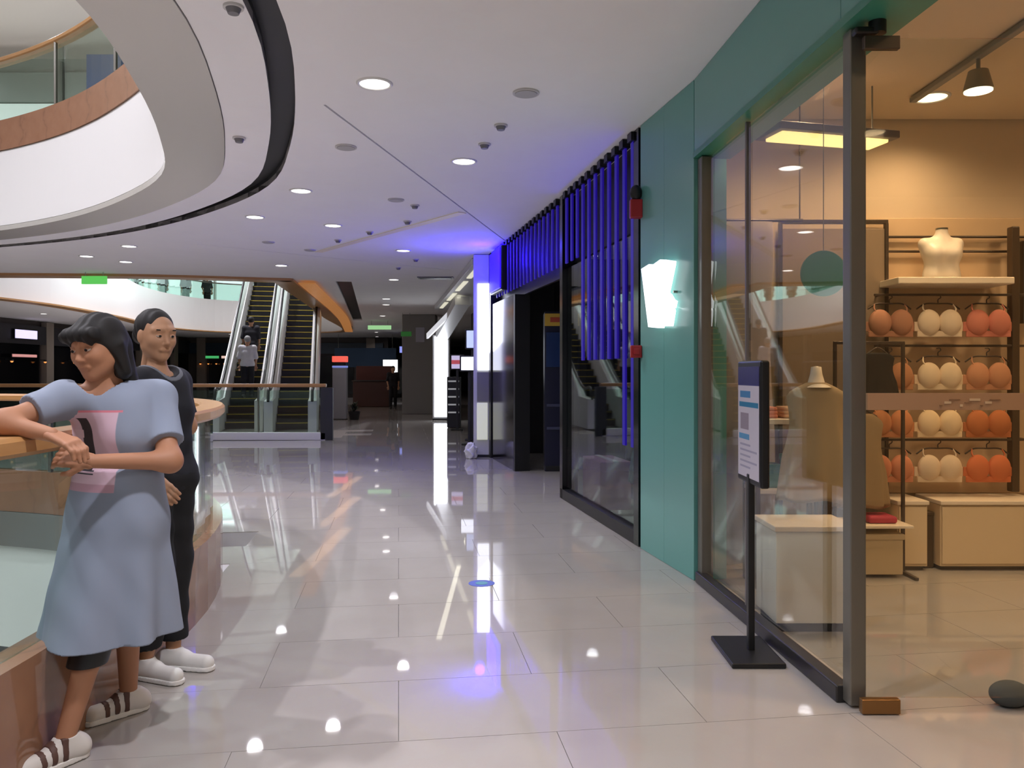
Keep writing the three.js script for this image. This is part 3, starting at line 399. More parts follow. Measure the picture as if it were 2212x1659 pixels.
{ const g = thing('floor_sticker', 'round blue and green sticker on the polished floor', 'sticker', V(-0.205, 0.0005, 5.46)); mesh('disc', cyl(0.088, 0.001, 0, 0.0005, 0, 40), mat(0x1e3f8c, 0.35), g); mesh('centre', cyl(0.042, 0.001, 0, 0.0015, 0, 32), mat(0x1f7f6a, 0.35), g); }

// ---------------------------------------------------------------- shop with the blue light fins
const blueTube = glow(0x3414e6, 0.34, 0x241a70), blueBright = glow(0x2008ff, 4, 0x1a10a0);
{ const f1 = along(P3, Q1), f2 = along(Q1, Q2);
  const w = structGroup('wall_fin_shop', undefined, 0, 'black shopfront frame of the blue-lit shop');
  const put = (n, f, x0, x1, y0, y1, t, m, z = 0) => mesh(n, box(x1 - x0, y1 - y0, t, (x0 + x1) / 2, (y0 + y1) / 2, t / 2 + z), m, w, f.pos, f.rot);
  put('end_post', f1, 0.0, 0.12, 0.002, CEIL - 0.003, 0.16, M.blackGloss); put('base_rail', f1, 0.12, f1.len, 0.002, 0.11, 0.1, M.black); put('middle_post', f1, f1.len - 0.1, f1.len + 0.02, 0.002, CEIL - 0.003, 0.18, M.blackGloss);
  put('backing_board', f1, 0.12, f1.len, 2.66, CEIL - 0.003, 0.04, M.black, 0.14); put('backing_board', f2, 0.02, f2.len, 2.55, CEIL - 0.003, 0.04, M.black, 0.14);
  put('dark_panel', f2, 2.6, f2.len, 0.002, 2.55, 0.2, M.blackGloss); put('side_post', f2, f2.len - 0.12, f2.len + 0.05, 0.003, CEIL - 0.004, 0.24, M.black, -0.02); put('door_post', f2, 2.5, 2.62, 0.002, 2.55, 0.22, M.black);
  const gp = mesh('glass_panel', box(f1.len - 0.26, 2.46, 0.012, f1.len / 2, 1.36, 0.06), M.glass, w, f1.pos, f1.rot);
  const fin = thing('light_fin_screen', 'row of vertical blue light fins over the black shopfront', 'light feature'); let k = 0;
  const finG = (h) => rbox(0.07, h, 0.022, 0.006, 0, -h / 2, 0);
  const gFull = finG(2.55), gLong = finG(1.8), gShort = finG(0.72), capG = box(0.1, 0.07, 0.07, 0, 0.035, 0);
  for (const [f, n] of [[f1, 12], [f2, 18]]) for (let i = 0; i < n; i++, k++) {
    const x = 0.16 + i * 0.222, p = new THREE.Vector3(x, CEIL - 0.075, 0.01).applyAxisAngle(new THREE.Vector3(0, 1, 0), f.rot).add(f.pos); if (x > f.len - 0.12) continue;
    const o = mesh('fin', k < 2 ? gFull : k < 8 ? gLong : gShort, blueTube, fin, p, f.rot); mesh('fin_cap', capG, M.black, o);
  }
  const mid = (f, t) => new THREE.Vector3(f.len * t, 2.6, -0.06).applyAxisAngle(new THREE.Vector3(0, 1, 0), f.rot).add(f.pos);
  for (const [f, h] of [[f1, 1.6], [f2, 0.85]]) { const l = new THREE.RectAreaLight(0x2c10ff, 0.8, f.len * 0.9, h); l.position.copy(mid(f, 0.5)); const o = new THREE.Vector3(f.len * 0.5, 2.6, -4).applyAxisAngle(new THREE.Vector3(0, 1, 0), f.rot).add(f.pos); l.lookAt(o); scene.add(l); }
  const b = thing('blue_lightbox', 'intense blue glowing box at the far end of the light fins', 'light box', V(-0.2, 3.02, 12.75), f2.rot); mesh('housing', rbox(0.95, 0.68, 0.12, 0.02), M.black, b); mesh('glowing_face', rbox(0.9, 0.62, 0.03, 0.015, 0, 0, -0.065), blueBright, b); mesh('glowing_top', rbox(0.85, 0.02, 0.1, 0.006, 0, 0.345, 0), blueBright, b);
  const bp = V(-0.32, 3.05, 12.7), l = new THREE.RectAreaLight(0x2408ff, 28, 0.9, 0.62); l.position.copy(bp); l.lookAt(V(-4, 3.1, 12)); scene.add(l);
  const l2 = new THREE.PointLight(0x2408ff, 4.5); l2.position.copy(V(-0.5, 3.2, 12.6)); l2.shadow.radius = 4; scene.add(l2); }
struct('wall_fin_side', box(0.2, CEIL, 8, 5.2, CEIL / 2, -11), M.charcoal, undefined, 0, 'dark inner wall of the blue-lit shop');
struct('wall_fin_end', box(5, CEIL, 0.2, 2.65, CEIL / 2, -14.4), M.charcoal, undefined, 0, 'dark end wall of the blue-lit shop');
struct('wall_fin_divider', box(5, CEIL - 0.02, 0.12, 3.8, CEIL / 2, -6.62), M.charcoal, undefined, 0, 'dark divider wall behind the lingerie shop');
downlight(2.6, 10, 'dim downlight inside the blue-lit shop', { y: CEIL, power: 7, group: 'dim downlights of the blue-lit shop' }); downlight(3.6, 12.4, 'dim downlight inside the blue-lit shop', { power: 6, group: 'dim downlights of the blue-lit shop' }); downlight(1.6, 8.4, 'dim downlight inside the blue-lit shop', { power: 7, group: 'dim downlights of the blue-lit shop' });
{ const g = thing('vending_cabinet', 'tall navy cabinet with yellow header inside the blue-lit shop', 'cabinet', V(0.72, 0, 11.9)); mesh('body', rbox(0.5, 2.3, 0.5, 0.012, 0, 1.15, 0), mat(0x10142e, 0.3), g); mesh('header', rbox(0.5, 0.18, 0.03, 0.006, 0, 2.18, 0.255), mat(0xc9a53a, 0.4), g); mesh('header_text_band', rbox(0.34, 0.07, 0.01, 0.003, 0, 2.18, 0.273), mat(0xa8432c, 0.4), g); mesh('blue_panel', rbox(0.46, 0.5, 0.02, 0.005, 0, 1.75, 0.256), mat(0x16305c, 0.25), g); mesh('display_strip', rbox(0.12, 0.34, 0.012, 0.004, 0.06, 1.2, 0.26), glow(0x1c10e0, 0.4), g); for (const y of [0.95, 0.62]) mesh('shelf_edge', rbox(0.44, 0.04, 0.02, 0.004, 0, y, 0.258), mat(0x3c4058, 0.3), g); mesh('kick_plate', rbox(0.48, 0.06, 0.02, 0.004, 0, 0.05, 0.256), M.black, g); }
{ const g = thing('wall_poster', 'colourful blue and orange poster on the black shop panel', 'poster', V(-0.02, 1.05, 12.2), along(Q1, Q2).rot); mesh('poster_board', rbox(0.55, 1.1, 0.02, 0.004, 0, 0, -0.03), new THREE.MeshStandardMaterial({ roughness: 0.4, map: canvasTex(96, 192, (c, w, h) => { c.fillStyle = '#15294d'; c.fillRect(0, 0, w, h); [['#27648f', 0.05, 0.2], ['#8a5a2e', 0.28, 0.1], ['#1f5d9a', 0.42, 0.16], ['#39406e', 0.6, 0.3]].forEach(([k, y, d]) => { c.fillStyle = k; c.fillRect(w * .12, h * y, w * .76, h * d); }); }) }), g); }
{ const g = thing('product_shelf', 'dark shelf unit of boxes behind the blue shop glass', 'shelf unit', V(1.6, 0, 8.35), along(P3, Q1).rot); for (const y of [0.32, 0.78, 1.22, 1.62]) mesh('shelf', rbox(1.5, 0.03, 0.36, 0.004, 0, y, 0), M.darkGrey, g); for (const x of [-0.76, 0.76]) mesh('side_panel', rbox(0.03, 1.75, 0.38, 0.004, x, 0.88, 0), M.darkGrey, g); mesh('back_panel', rbox(1.5, 1.7, 0.02, 0.004, 0, 0.86, 0.19), M.charcoal, g); }
const goods = [[0x2c4a7a, 'navy'], [0xc7c6c0, 'white'], [0x7a8a4a, 'olive'], [0xd0c0b4, 'beige'], [0x9a5a48, 'brick red'], [0x3f5a58, 'slate green'], [0x8a6a80, 'mauve'], [0xb0a89c, 'stone'], [0x466080, 'steel blue'], [0xa88a5a, 'ochre'], [0x50505a, 'graphite'], [0x90b0a8, 'mint']];
goods.forEach(([c, n], i) => { const f = along(P3, Q1), row = i % 4, col = Math.floor(i / 4), y = [0.335, 0.795, 1.235, 1.635][row], h = 0.16 + ((i * 5) % 4) * 0.04, p = new THREE.Vector3(-0.48 + col * 0.46, y, -0.05).applyAxisAngle(new THREE.Vector3(0, 1, 0), f.rot).add(V(1.6, 0, 8.35));
  const g = thing('product_box', n + ' product box on the ' + ['lowest', 'second', 'third', 'top'][row] + ' shelf behind the blue shop glass', 'box', p, f.rot, 'product boxes behind the blue shop glass'); mesh('carton', rbox(0.3, h, 0.2, 0.01, 0, h / 2, 0), mat(c, 0.6), g); mesh('label_strip', rbox(0.2, h * 0.3, 0.006, 0.002, 0, h * 0.5, -0.102), mat(0xd9d5cc, 0.6), g); });
{ const f = along(P3, Q1); const at = (x, y, z) => new THREE.Vector3(x, y, z).applyAxisAngle(new THREE.Vector3(0, 1, 0), f.rot).add(f.pos);
  const r = thing('low_rail', 'low black clothes rail behind the blue shop glass', 'rack', at(0.85, 0, 0.45), f.rot); mesh('bar', rbox(1.1, 0.025, 0.025, 0.004, 0, 1.08, 0), M.black, r); for (const x of [-0.53, 0.53]) { mesh('upright', rbox(0.025, 1.07, 0.025, 0.004, x, 0.535, 0), M.black, r); mesh('foot', rbox(0.03, 0.02, 0.36, 0.004, x, 0.011, 0), M.black, r); }
  [[0.42, 0xb0715c, 'salmon'], [0.6, 0xa8604a, 'rust red'], [0.78, 0xc9b8a8, 'pale grey'], [0.98, 0x3c5a5c, 'dark teal']].forEach(([x, c, n]) => { const p = at(x, 1.0, 0.45); hangGarment('hung_shirt', n + ' shirt on the low rail behind the blue shop glass', p.x, p.y, -p.z, 0.3, 0.62, c, 0.08, f.rot + 1.2, 'shirt', 'shirts on the low rail'); });
  const c = thing('pink_carton', 'dusky pink carton on the floor behind the blue shop glass', 'box', at(2.05, 0, 0.36), f.rot); mesh('carton', rbox(0.66, 0.5, 0.34, 0.01, 0, 0.25, 0), mat(0x94647a, 0.6), c); mesh('tape', rbox(0.67, 0.01, 0.06, 0.002, 0, 0.502, 0), mat(0xb9a8a8, 0.5), c); }

// ---------------------------------------------------------------- bright portal shop and far corridor
const ledWhite = glow(0xf2f6ff, 3.4, 0xeeeeee), ledSoft = glow(0xe8eccd, 0.75, 0xcccccc), portalWhite = mat(0xd2d2d2, 0.4);
function areaLight(color, i, w, h, p, at) { const l = new THREE.RectAreaLight(color, i, w, h); l.position.copy(p); l.lookAt(at); scene.add(l); }
{ const g = thing('led_column', 'tall white glowing column at the corner of the blue-lit shop', 'light column', V(-0.5, 0, 13.75)); mesh('column_body', rbox(0.34, CEIL - 0.01, 0.3, 0.01, 0.02, CEIL / 2 - 0.005, -0.05), portalWhite, g); mesh('upper_panel', rbox(0.22, 1.46, 0.03, 0.008, 0.03, 2.19, 0.11), ledWhite, g); mesh('lower_panel', rbox(0.18, 0.62, 0.03, 0.008, 0.0, 0.6, 0.11), ledSoft, g); mesh('dark_band', rbox(0.24, 0.5, 0.02, 0.006, 0.03, 1.18, 0.105), M.grey, g); mesh('plinth', rbox(0.42, 0.04, 0.36, 0.006, 0.04, 0.021, -0.03), M.black, g); areaLight(0xf2f6ff, 9, 0.22, 1.46, V(-0.47, 2.19, 13.6), V(-0.9, 1.8, 8)); }
{ const g = thing('led_column', 'long white glowing column at the far end of the bright portal', 'light column', V(-2.12, 0, 24.3)); mesh('column_body', rbox(0.5, 2.55, 0.4, 0.01, 0, 1.275, -0.1), portalWhite, g); mesh('front_panel', rbox(0.4, 2.4, 0.03, 0.008, 0, 1.3, 0.11), ledWhite, g); mesh('foot_panel', rbox(0.5, 0.05, 0.46, 0.008, 0, 0.026, -0.08), M.black, g); areaLight(0xf2f6ff, 9, 0.4, 2.4, V(-2.12, 1.3, 24.1), V(-2.6, 1.2, 15)); }
{ const g = thing('portal_beam', 'slanting white beam from the far glowing column up to the ceiling', 'beam'); const a = V(-2.1, 2.5, 24.2), b = V(-1.2, 3.16, 19.6); const bx = (w, h, m, n, dx) => { const q = new THREE.BoxGeometry(w, h, a.distanceTo(b)); const o = mesh(n, q, m, g, a.clone().add(b).multiplyScalar(0.5).add(new THREE.Vector3(dx, 0, 0))); o.lookAt(b); return o; }; bx(0.36, 0.2, portalWhite, 'beam_body', 0); bx(0.05, 0.16, glow(0xf2f6ff, 0.9, 0xdddddd), 'edge_light', -0.22); }
{ const f = along(Q2, R1), g = thing('portal_soffit', 'white soffit with glowing strips over the bright portal', 'soffit', f.pos, f.rot); mesh('soffit_board', rbox(f.len - 0.9, 0.12, 0.9, 0.01, f.len / 2 + 0.1, CEIL - 0.065, 0.2), portalWhite, g); for (let i = 0; i < 4; i++) mesh('light_strip', rbox(1.9, 0.02, 0.1, 0.005, 1.5 + i * 2.5, CEIL - 0.134, -0.1), glow(0xfbf6dc, 1.1), g);
  const o = new THREE.Vector3(5.2, CEIL - 0.16, -0.1).applyAxisAngle(new THREE.Vector3(0, 1, 0), f.rot).add(f.pos), l = new THREE.RectAreaLight(0xfbf6dc, 3, 0.1, 9); l.position.copy(o); l.lookAt(o.clone().add(new THREE.Vector3(0, -1, 0))); scene.add(l);
  const wl = structGroup('wall_portal_shop', undefined, 0, 'dark glossy shop wall inside the bright portal'); mesh('wall_body', box(f.len + 4, CEIL - 0.01, 0.2, f.len / 2 + 1, CEIL / 2 - 0.005, 1.3), M.charcoal, wl, f.pos, f.rot); for (let i = 0; i < 4; i++) mesh('shop_window', rbox(2.2, 2.3, 0.05, 0.01, 1.6 + i * 2.6, 1.3, 1.17), M.blackGloss, wl, f.pos, f.rot); }
const lightbox = (x, y, d, w, h, color, s, label, rot = 0, pole = true) => { const g = thing('lightbox_sign', label, 'sign', V(x, 0, d), rot); mesh('housing', rbox(w + 0.06, h + 0.06, 0.1, 0.012, 0, y, 0), M.darkGrey, g); mesh('lit_face', rbox(w, h, 0.02, 0.008, 0, y, 0.055), glow(color, s, 0xdddddd), g); if (pole) { mesh('pole', rbox(0.06, y - h / 2 - 0.02, 0.05, 0.01, 0, (y - h / 2) / 2, -0.02), M.darkGrey, g); mesh('foot', rbox(Math.max(0.3, w * 0.8), 0.03, 0.3, 0.008, 0, 0.016, 0), M.black, g); } return g; };
lightbox(-0.83, 2.12, 17.0, 0.24, 0.36, 0xb8c8ff, 1.6, 'pale blue glowing sign board behind the near glowing column'); lightbox(-0.84, 1.6, 16.0, 0.32, 0.26, 0xeef2ff, 3, 'white glowing sign board low behind the near glowing column');
{ const g = lightbox(-1.35, 1.68, 20.0, 0.28, 0.32, 0xd0c4f0, 1.1, 'lilac lit sign with a red middle band inside the portal'); mesh('red_band', rbox(0.28, 0.1, 0.01, 0.003, 0, 1.68, 0.07), glow(0xd84a5a, 0.9), g); }
{ const g = thing('display_case', 'grey display case with lit shelves between the glowing columns', 'display case', V(-1.5, 0, 21.0)); mesh('case_body', rbox(0.34, 1.3, 0.4, 0.01, 0, 0.66, 0), M.darkGrey, g); for (let i = 0; i < 5; i++) mesh('shelf_light', rbox(0.28, 0.04, 0.02, 0.004, 0, 0.4 + i * 0.2, 0.205), glow(0xd8d8dc, 0.5), g); }
single('white_bag', 'crumpled white bag on the floor beside the near glowing column', 'bag', (() => { const g = new THREE.IcosahedronGeometry(0.13, 4), p = g.attributes.position; for (let i = 0; i < p.count; i++) { const v = new THREE.Vector3().fromBufferAttribute(p, i), k = 1 + 0.18 * Math.sin(v.x * 40 + 3 * Math.sin(v.y * 31)) * Math.sin(v.z * 37 + 1); p.setXYZ(i, v.x * k * 0.8, Math.max(-0.115, v.y * k * 1.15), v.z * k * 0.7); } g.computeVertexNormals(); return g; })(), M.white, V(-0.68, 0.118, 13.4));
struct('wall_column_far', rbox(1.15, CEIL - 0.004, 0.8, 0.02, -3.2, CEIL / 2 - 0.002, -28.2), mat(0x8b8b85, 0.5), undefined, 0, 'wide grey pillar closing the far corridor side');
{ const g = thing('wall_notice', 'pale grey notice board on the far grey pillar', 'notice', V(-3.15, 2.72, 27.78)); mesh('board', rbox(0.3, 0.5, 0.03, 0.006), mat(0xb4b4c0, 0.5), g); }
lightbox(-6.0, 1.58, 40, 0.72, 0.95, 0xf6fbff, 2.6, 'bright white lightbox in the far corridor'); lightbox(-5.2, 1.55, 40.4, 0.45, 1.05, 0xb8bcbc, 0.55, 'dim grey lightbox next to the bright one in the far corridor'); lightbox(-5.5, 2.6, 41.5, 0.5, 0.32, 0x8f9cff, 1.3, 'violet blue sign above the far lightboxes');
{ const g = thing('banner', 'dark blue wide banner hanging at the far corridor end', 'banner', V(-7.6, 2.2, 42)); mesh('banner_sheet', rbox(3.2, 1.0, 0.04, 0.008), mat(0x35506e, 0.6), g); for (const x of [-1.4, 1.4]) mesh('hanger', bar(new THREE.Vector3(x, 0.5, 0), new THREE.Vector3(x, CEIL - 2.2, 0), 0.01), M.steel, g); }
{ const g = thing('kiosk', 'dark reddish brown kiosk at the far corridor end', 'kiosk', V(-5.85, 0, 34)); mesh('counter', rbox(1.5, 1.05, 0.8, 0.02, 0, 0.53, 0), mat(0x4d2f27, 0.5), g); mesh('counter_top', rbox(1.6, 0.05, 0.9, 0.01, 0, 1.08, 0), mat(0x2e2422, 0.4), g); mesh('back_wall', rbox(1.5, 0.6, 0.08, 0.01, 0, 1.4, -0.35), mat(0x5a2a22, 0.5), g); }
{ const g = thing('totem_sign', 'white totem with red lit top beside the escalators', 'sign', V(-5.22, 0, 24.6)); mesh('totem_body', rbox(0.42, 1.55, 0.25, 0.02, 0, 0.79, 0), mat(0x9c9c9c, 0.4), g); mesh('red_top', rbox(0.44, 0.18, 0.27, 0.02, 0, 1.83, 0), glow(0xff5a44, 1.4), g); mesh('lit_stripe', rbox(0.43, 0.06, 0.26, 0.01, 0, 1.6, 0), glow(0x8aa0ff, 0.8), g); mesh('neck', rbox(0.3, 0.2, 0.2, 0.01, 0, 1.68, 0), M.black, g); }
{ const g = thing('potted_plant', 'dark leafy potted plant on the floor beside the white totem', 'plant', V(-4.75, 0, 24.4)); mesh('pot', new THREE.LatheGeometry([[0, 0.002], [0.14, 0.002], [0.18, 0.26], [0.165, 0.26], [0.15, 0.2], [0, 0.2]].map((p) => new THREE.Vector2(...p)), 24), M.black, g); const leaf = new THREE.SphereGeometry(0.1, 8, 6).scale(0.35, 0.08, 1).translate(0, 0, 0.1), lm = mat(0x1f2b1c, 0.6); for (let i = 0; i < 18; i++) { const o = mesh('leaf', leaf, lm, g, new THREE.Vector3(0, 0.22 + (i % 5) * 0.045, 0), i * 2.4); o.rotation.order = 'YXZ'; o.rotation.x = -0.5 - (i % 3) * 0.25; } }
// signs and lamps of the dark shops
const wallSign = (x, y, d, w, h, color, s, label, rot) => { const g = thing('shop_sign', label, 'sign', V(x, y, d), rot); mesh('sign_back', rbox(w + 0.04, h + 0.04, 0.06, 0.008), M.black, g); mesh('lit_letters', rbox(w, h, 0.03, 0.008, 0, 0, 0.04), glow(color, s, 0xcccccc), g); };
wallSign(-18.2, 2.85, 30.3, 1.35, 0.32, 0xd8d0ff, 1.9, 'violet white lit sign on the dark left shopfront', Math.PI / 2); wallSign(-18.2, 2.05, 30.2, 1.5, 0.1, 0xff9a90, 0.8, 'thin pink lit strip on the dark left shopfront', Math.PI / 2);
wallSign(-17.1, 2.3, 45.91, 1.0, 0.14, 0x3fd070, 1.0, 'green lit strip sign behind the second woman', 0); wallSign(-16.0, 2.3, 45.91, 0.9, 0.14, 0xffd8c8, 1.2, 'pale peach lit strip sign beside the green one', 0);
for (let i = 0; i < 9; i++) { const side = i < 5, p = side ? V(-18.2, 1.86, 29.4 + i * 2.1) : V(-17.6 + (i - 5) * 0.45, 1.95, 45.8); const g = thing('counter_lamp', side ? 'tiny orange lamp on the dark left shopfront' : 'tiny orange lamp under the green lit strip sign', 'lamp', p, side ? Math.PI / 2 : 0, 'orange lamps of the dark shops'); mesh('arm', rbox(0.03, 0.03, 0.24, 0.006, 0, 0.05, -0.06), M.black, g); mesh('shade', cyl(0.07, 0.07, 0, 0.02, 0.05, 16, 0.04), M.black, g); mesh('bulb', new THREE.SphereGeometry(0.05, 14, 10).translate(0, -0.02, 0.05), glow(0xff9a4a, 2.4), g); }

// ---------------------------------------------------------------- escalators
function escalator(x, d, label) {
  const g = thing('escalator', label, 'escalator', V(x, 0, d), 0.217), H = UPPER, L = H / Math.tan(Math.PI / 6), rise = H / 24, run = L / 24;
  const flat = new THREE.Shape([[-1.1, 0.004], [0.2, 0.004], [L + 0.3, H], [L + 1.0, H], [L + 1.0, H - 0.9], [L + 0.2, H - 0.9], [1.6, -0.0], [1.55, 0.004]].slice(0, 7).map((p) => new THREE.Vector2(...p)));
  const side = (pts, t) => new THREE.ExtrudeGeometry(new THREE.Shape(pts.map((p) => new THREE.Vector2(...p))), { depth: t, bevelEnabled: false }).translate(0, 0, -t / 2).rotateY(Math.PI / 2);
  const lift = 0.62, panel = side([[-1.0, 0.004], [-1.0, 0.75], [0.0, 0.8], [L, H + lift + 0.2], [L + 1, H + lift + 0.2], [L + 1, H - 0.5], [L + 0.4, H - 0.7], [1.3, 0.004]], 0.2);
  const glassSide = side([[-0.95, 0.76], [-0.95, 0.95], [0, 1.0], [L, H + 1.0], [L + 0.9, H + 1.0], [L + 0.9, H + 0.83], [L, H + 0.83], [0, 0.81]], 0.012);
  for (const k of [-1, 1]) {
    mesh('balustrade', panel, M.fascia, g, new THREE.Vector3(k * 0.5, 0, 0)); mesh('glass_side', glassSide, M.greenGlass, g, new THREE.Vector3(k * 0.5, 0, 0));
    mesh('handrail', tube([[0.75, -1.05], [1.02, -0.9], [1.06, 0], [H + 1.06, L], [H + 1.06, L + 0.9]].map(([y, z]) => new THREE.Vector3(k * 0.5, y, -z)), 0.035, 80, 8), M.black, g);
  }
  const stepG = mergeGeometries([box(0.78, rise + 0.02, 0.03, 0, rise / 2, -0.0), box(0.78, 0.03, run + 0.03, 0, rise - 0.015, -run / 2)]), lineG = box(0.76, 0.022, 0.012, 0, rise - 0.012, 0.018), yl = mat(0xb8a23c, 0.5);
  for (let i = 0; i < 24; i++) { const s = mesh('step', stepG, M.black, g, new THREE.Vector3(0, i * rise, -i * run)); mesh('step_line', lineG, yl, s); }
  mesh('landing_plate', box(0.78, 0.012, 1.1, 0, 0.008, 0.55), M.steel, g);
  mesh('truss', side([[1.2, -0.02 + 0.03], [L + 0.5, H - 0.5], [L + 0.5, H - 0.8], [2.0, 0.01]], 0.8), M.white, g);
}
escalator(-6.78, 20.3, 'escalator farther from the timber soffit, with people riding'); escalator(-5.42, 20.0, 'escalator next to the timber soffit, empty');

struct('floor_bridge', slab([[-9.75, 29.3], [-7.0, 29.0], [-8.4, 38.9], [-10.6, 40.2]], [], 0.28, UPPER - 0.3), M.white, undefined, 0, 'white landing bridge at the head of the escalators');

// ---------------------------------------------------------------- people: smooth-union bodies meshed from distance fields
const v3 = (x, y, z) => new THREE.Vector3(x, y, z);
function surfaceNet(f, lo, hi, cell) {
  const n = [0, 1, 2].map((i) => Math.ceil((hi.getComponent(i) - lo.getComponent(i)) / cell) + 1), [nx, ny, nz] = n, F = new Float32Array(nx * ny * nz), p = v3();
  for (let k = 0; k < nz; k++) for (let j = 0; j < ny; j++) for (let i = 0; i < nx; i++) { p.set(lo.x + i * cell, lo.y + j * cell, lo.z + k * cell); F[(k * ny + j) * nx + i] = f(p); }
  const id = new Int32Array(nx * ny * nz).fill(-1), pos = [], idx = [], at = (i, j, k) => (k * ny + j) * nx + i;
  for (let k = 0; k < nz - 1; k++) for (let j = 0; j < ny - 1; j++) for (let i = 0; i < nx - 1; i++) {
    let m = 0, sx = 0, sy = 0, sz = 0, c = 0; const val = [];
    for (let q = 0; q < 8; q++) { const t = F[at(i + (q & 1), j + (q >> 1 & 1), k + (q >> 2))]; val.push(t); if (t < 0) m |= 1 << q; }
    if (m === 0 || m === 255) continue;
    for (const [a, b] of EDGES) if ((m >> a & 1) !== (m >> b & 1)) { const t = val[a] / (val[a] - val[b]); sx += (a & 1) + t * ((b & 1) - (a & 1)); sy += (a >> 1 & 1) + t * ((b >> 1 & 1) - (a >> 1 & 1)); sz += (a >> 2) + t * ((b >> 2) - (a >> 2)); c++; }
    id[at(i, j, k)] = pos.length / 3; pos.push(lo.x + (i + sx / c) * cell, lo.y + (j + sy / c) * cell, lo.z + (k + sz / c) * cell);
  }
  const quad = (a, b, c, d, flip) => { if (a < 0 || b < 0 || c < 0 || d < 0) return; flip ? idx.push(a, c, b, a, d, c) : idx.push(a, b, c, a, c, d); };
  for (let k = 1; k < nz - 1; k++) for (let j = 1; j < ny - 1; j++) for (let i = 1; i < nx - 1; i++) {
    const s = F[at(i, j, k)] < 0;
    if (s !== F[at(i + 1, j, k)] < 0) quad(id[at(i, j - 1, k - 1)], id[at(i, j, k - 1)], id[at(i, j, k)], id[at(i, j - 1, k)], !s);
    if (s !== F[at(i, j + 1, k)] < 0) quad(id[at(i - 1, j, k - 1)], id[at(i - 1, j, k)], id[at(i, j, k)], id[at(i, j, k - 1)], !s);
    if (s !== F[at(i, j, k + 1)] < 0) quad(id[at(i - 1, j - 1, k)], id[at(i, j - 1, k)], id[at(i, j, k)], id[at(i - 1, j, k)], !s);
  }
  const nor = [], e = cell * 0.5, q = v3(); // normals from the field
  for (let t = 0; t < pos.length; t += 3) { const g = v3(); for (let a = 0; a < 3; a++) { q.set(pos[t], pos[t + 1], pos[t + 2]); q.setComponent(a, q.getComponent(a) + e); const u = f(q); q.setComponent(a, q.getComponent(a) - 2 * e); g.setComponent(a, u - f(q)); } g.normalize(); nor.push(g.x, g.y, g.z); }
  const g = new THREE.BufferGeometry(); g.setAttribute('position', new THREE.Float32BufferAttribute(pos, 3)); g.setAttribute('normal', new THREE.Float32BufferAttribute(nor, 3)); g.setIndex(idx); return g;
}
const EDGES = [[0, 1], [2, 3], [4, 5], [6, 7], [0, 2], [1, 3], [4, 6], [5, 7], [0, 4], [1, 5], [2, 6], [3, 7]];
const smin = (a, b, k) => { const h = Math.max(k - Math.abs(a - b), 0) / k; return Math.min(a, b) - h * h * k * 0.25; };
function cap(p, a, b, ra, rb) { const bx = b.x - a.x, by = b.y - a.y, bz = b.z - a.z, px = p.x - a.x, py = p.y - a.y, pz = p.z - a.z, t = Math.max(0, Math.min(1, (px * bx + py * by + pz * bz) / Math.max(1e-9, bx * bx + by * by + bz * bz))); return Math.hypot(px - bx * t, py - by * t, pz - bz * t) - (ra + (rb - ra) * t); }
function ell(p, c, r) { const x = (p.x - c.x), y = (p.y - c.y), z = (p.z - c.z), k0 = Math.hypot(x / r.x, y / r.y, z / r.z), k1 = Math.hypot(x / r.x / r.x, y / r.y / r.y, z / r.z / r.z); return k1 < 1e-9 ? -Math.min(r.x, r.y, r.z) : k0 * (k0 - 1) / k1; }
const fieldOf = (prims, k) => (p) => { let d = 1e3; for (const [a, b, ra, rb] of prims) d = smin(d, cap(p, a, b, ra, rb), k); return d; };
function boundsOf(prims, pad) { const lo = v3(1e3, 1e3, 1e3), hi = v3(-1e3, -1e3, -1e3); for (const [a, b, ra, rb] of prims) for (const [q, r] of [[a, ra], [b, rb]]) { lo.min(q.clone().subScalar(r + pad)); hi.max(q.clone().addScalar(r + pad)); } return [lo, hi]; }
// head frame: x to the person's left-right axis, y up, z forward
function headField(hair) {
  const f = (p) => { const q = v3(Math.abs(p.x), p.y, p.z); let d = ell(p, v3(0, 0.03, -0.015), v3(0.075, 0.088, 0.093)); d = smin(d, ell(p, v3(0, -0.028, 0.025), v3(0.063, 0.082, 0.062)), 0.05); d = smin(d, cap(q, v3(0.045, -0.05, 0), v3(0.006, -0.095, 0.055), 0.022, 0.02), 0.03); d = smin(d, cap(q, v3(0.035, -0.02, 0.058), v3(0.035, -0.021, 0.058), 0.022, 0.022), 0.025); d = smin(d, cap(q, v3(0.012, 0.035, 0.078), v3(0.045, 0.032, 0.064), 0.011, 0.01), 0.02);
    d = -smin(-d, cap(q, v3(0.03, 0.01, 0.102), v3(0.035, 0.008, 0.1), 0.016, 0.016), 0.02);
    d = smin(d, cap(p, v3(0, 0.014, 0.084), v3(0, -0.026, 0.1), 0.007, 0.011), 0.012); d = smin(d, cap(q, v3(0.003, -0.03, 0.092), v3(0.011, -0.032, 0.086), 0.007, 0.006), 0.008); d = smin(d, cap(p, v3(-0.018, -0.058, 0.08), v3(0.018, -0.058, 0.08), 0.008, 0.008), 0.012); d = smin(d, ell(q, v3(0.077, -0.003, -0.008), v3(0.01, 0.03, 0.018)), 0.008); d = smin(d, cap(p, v3(0, -0.05, -0.02), v3(0, -0.15, -0.035), 0.043, 0.046), 0.03); return d; };
  return f;
}
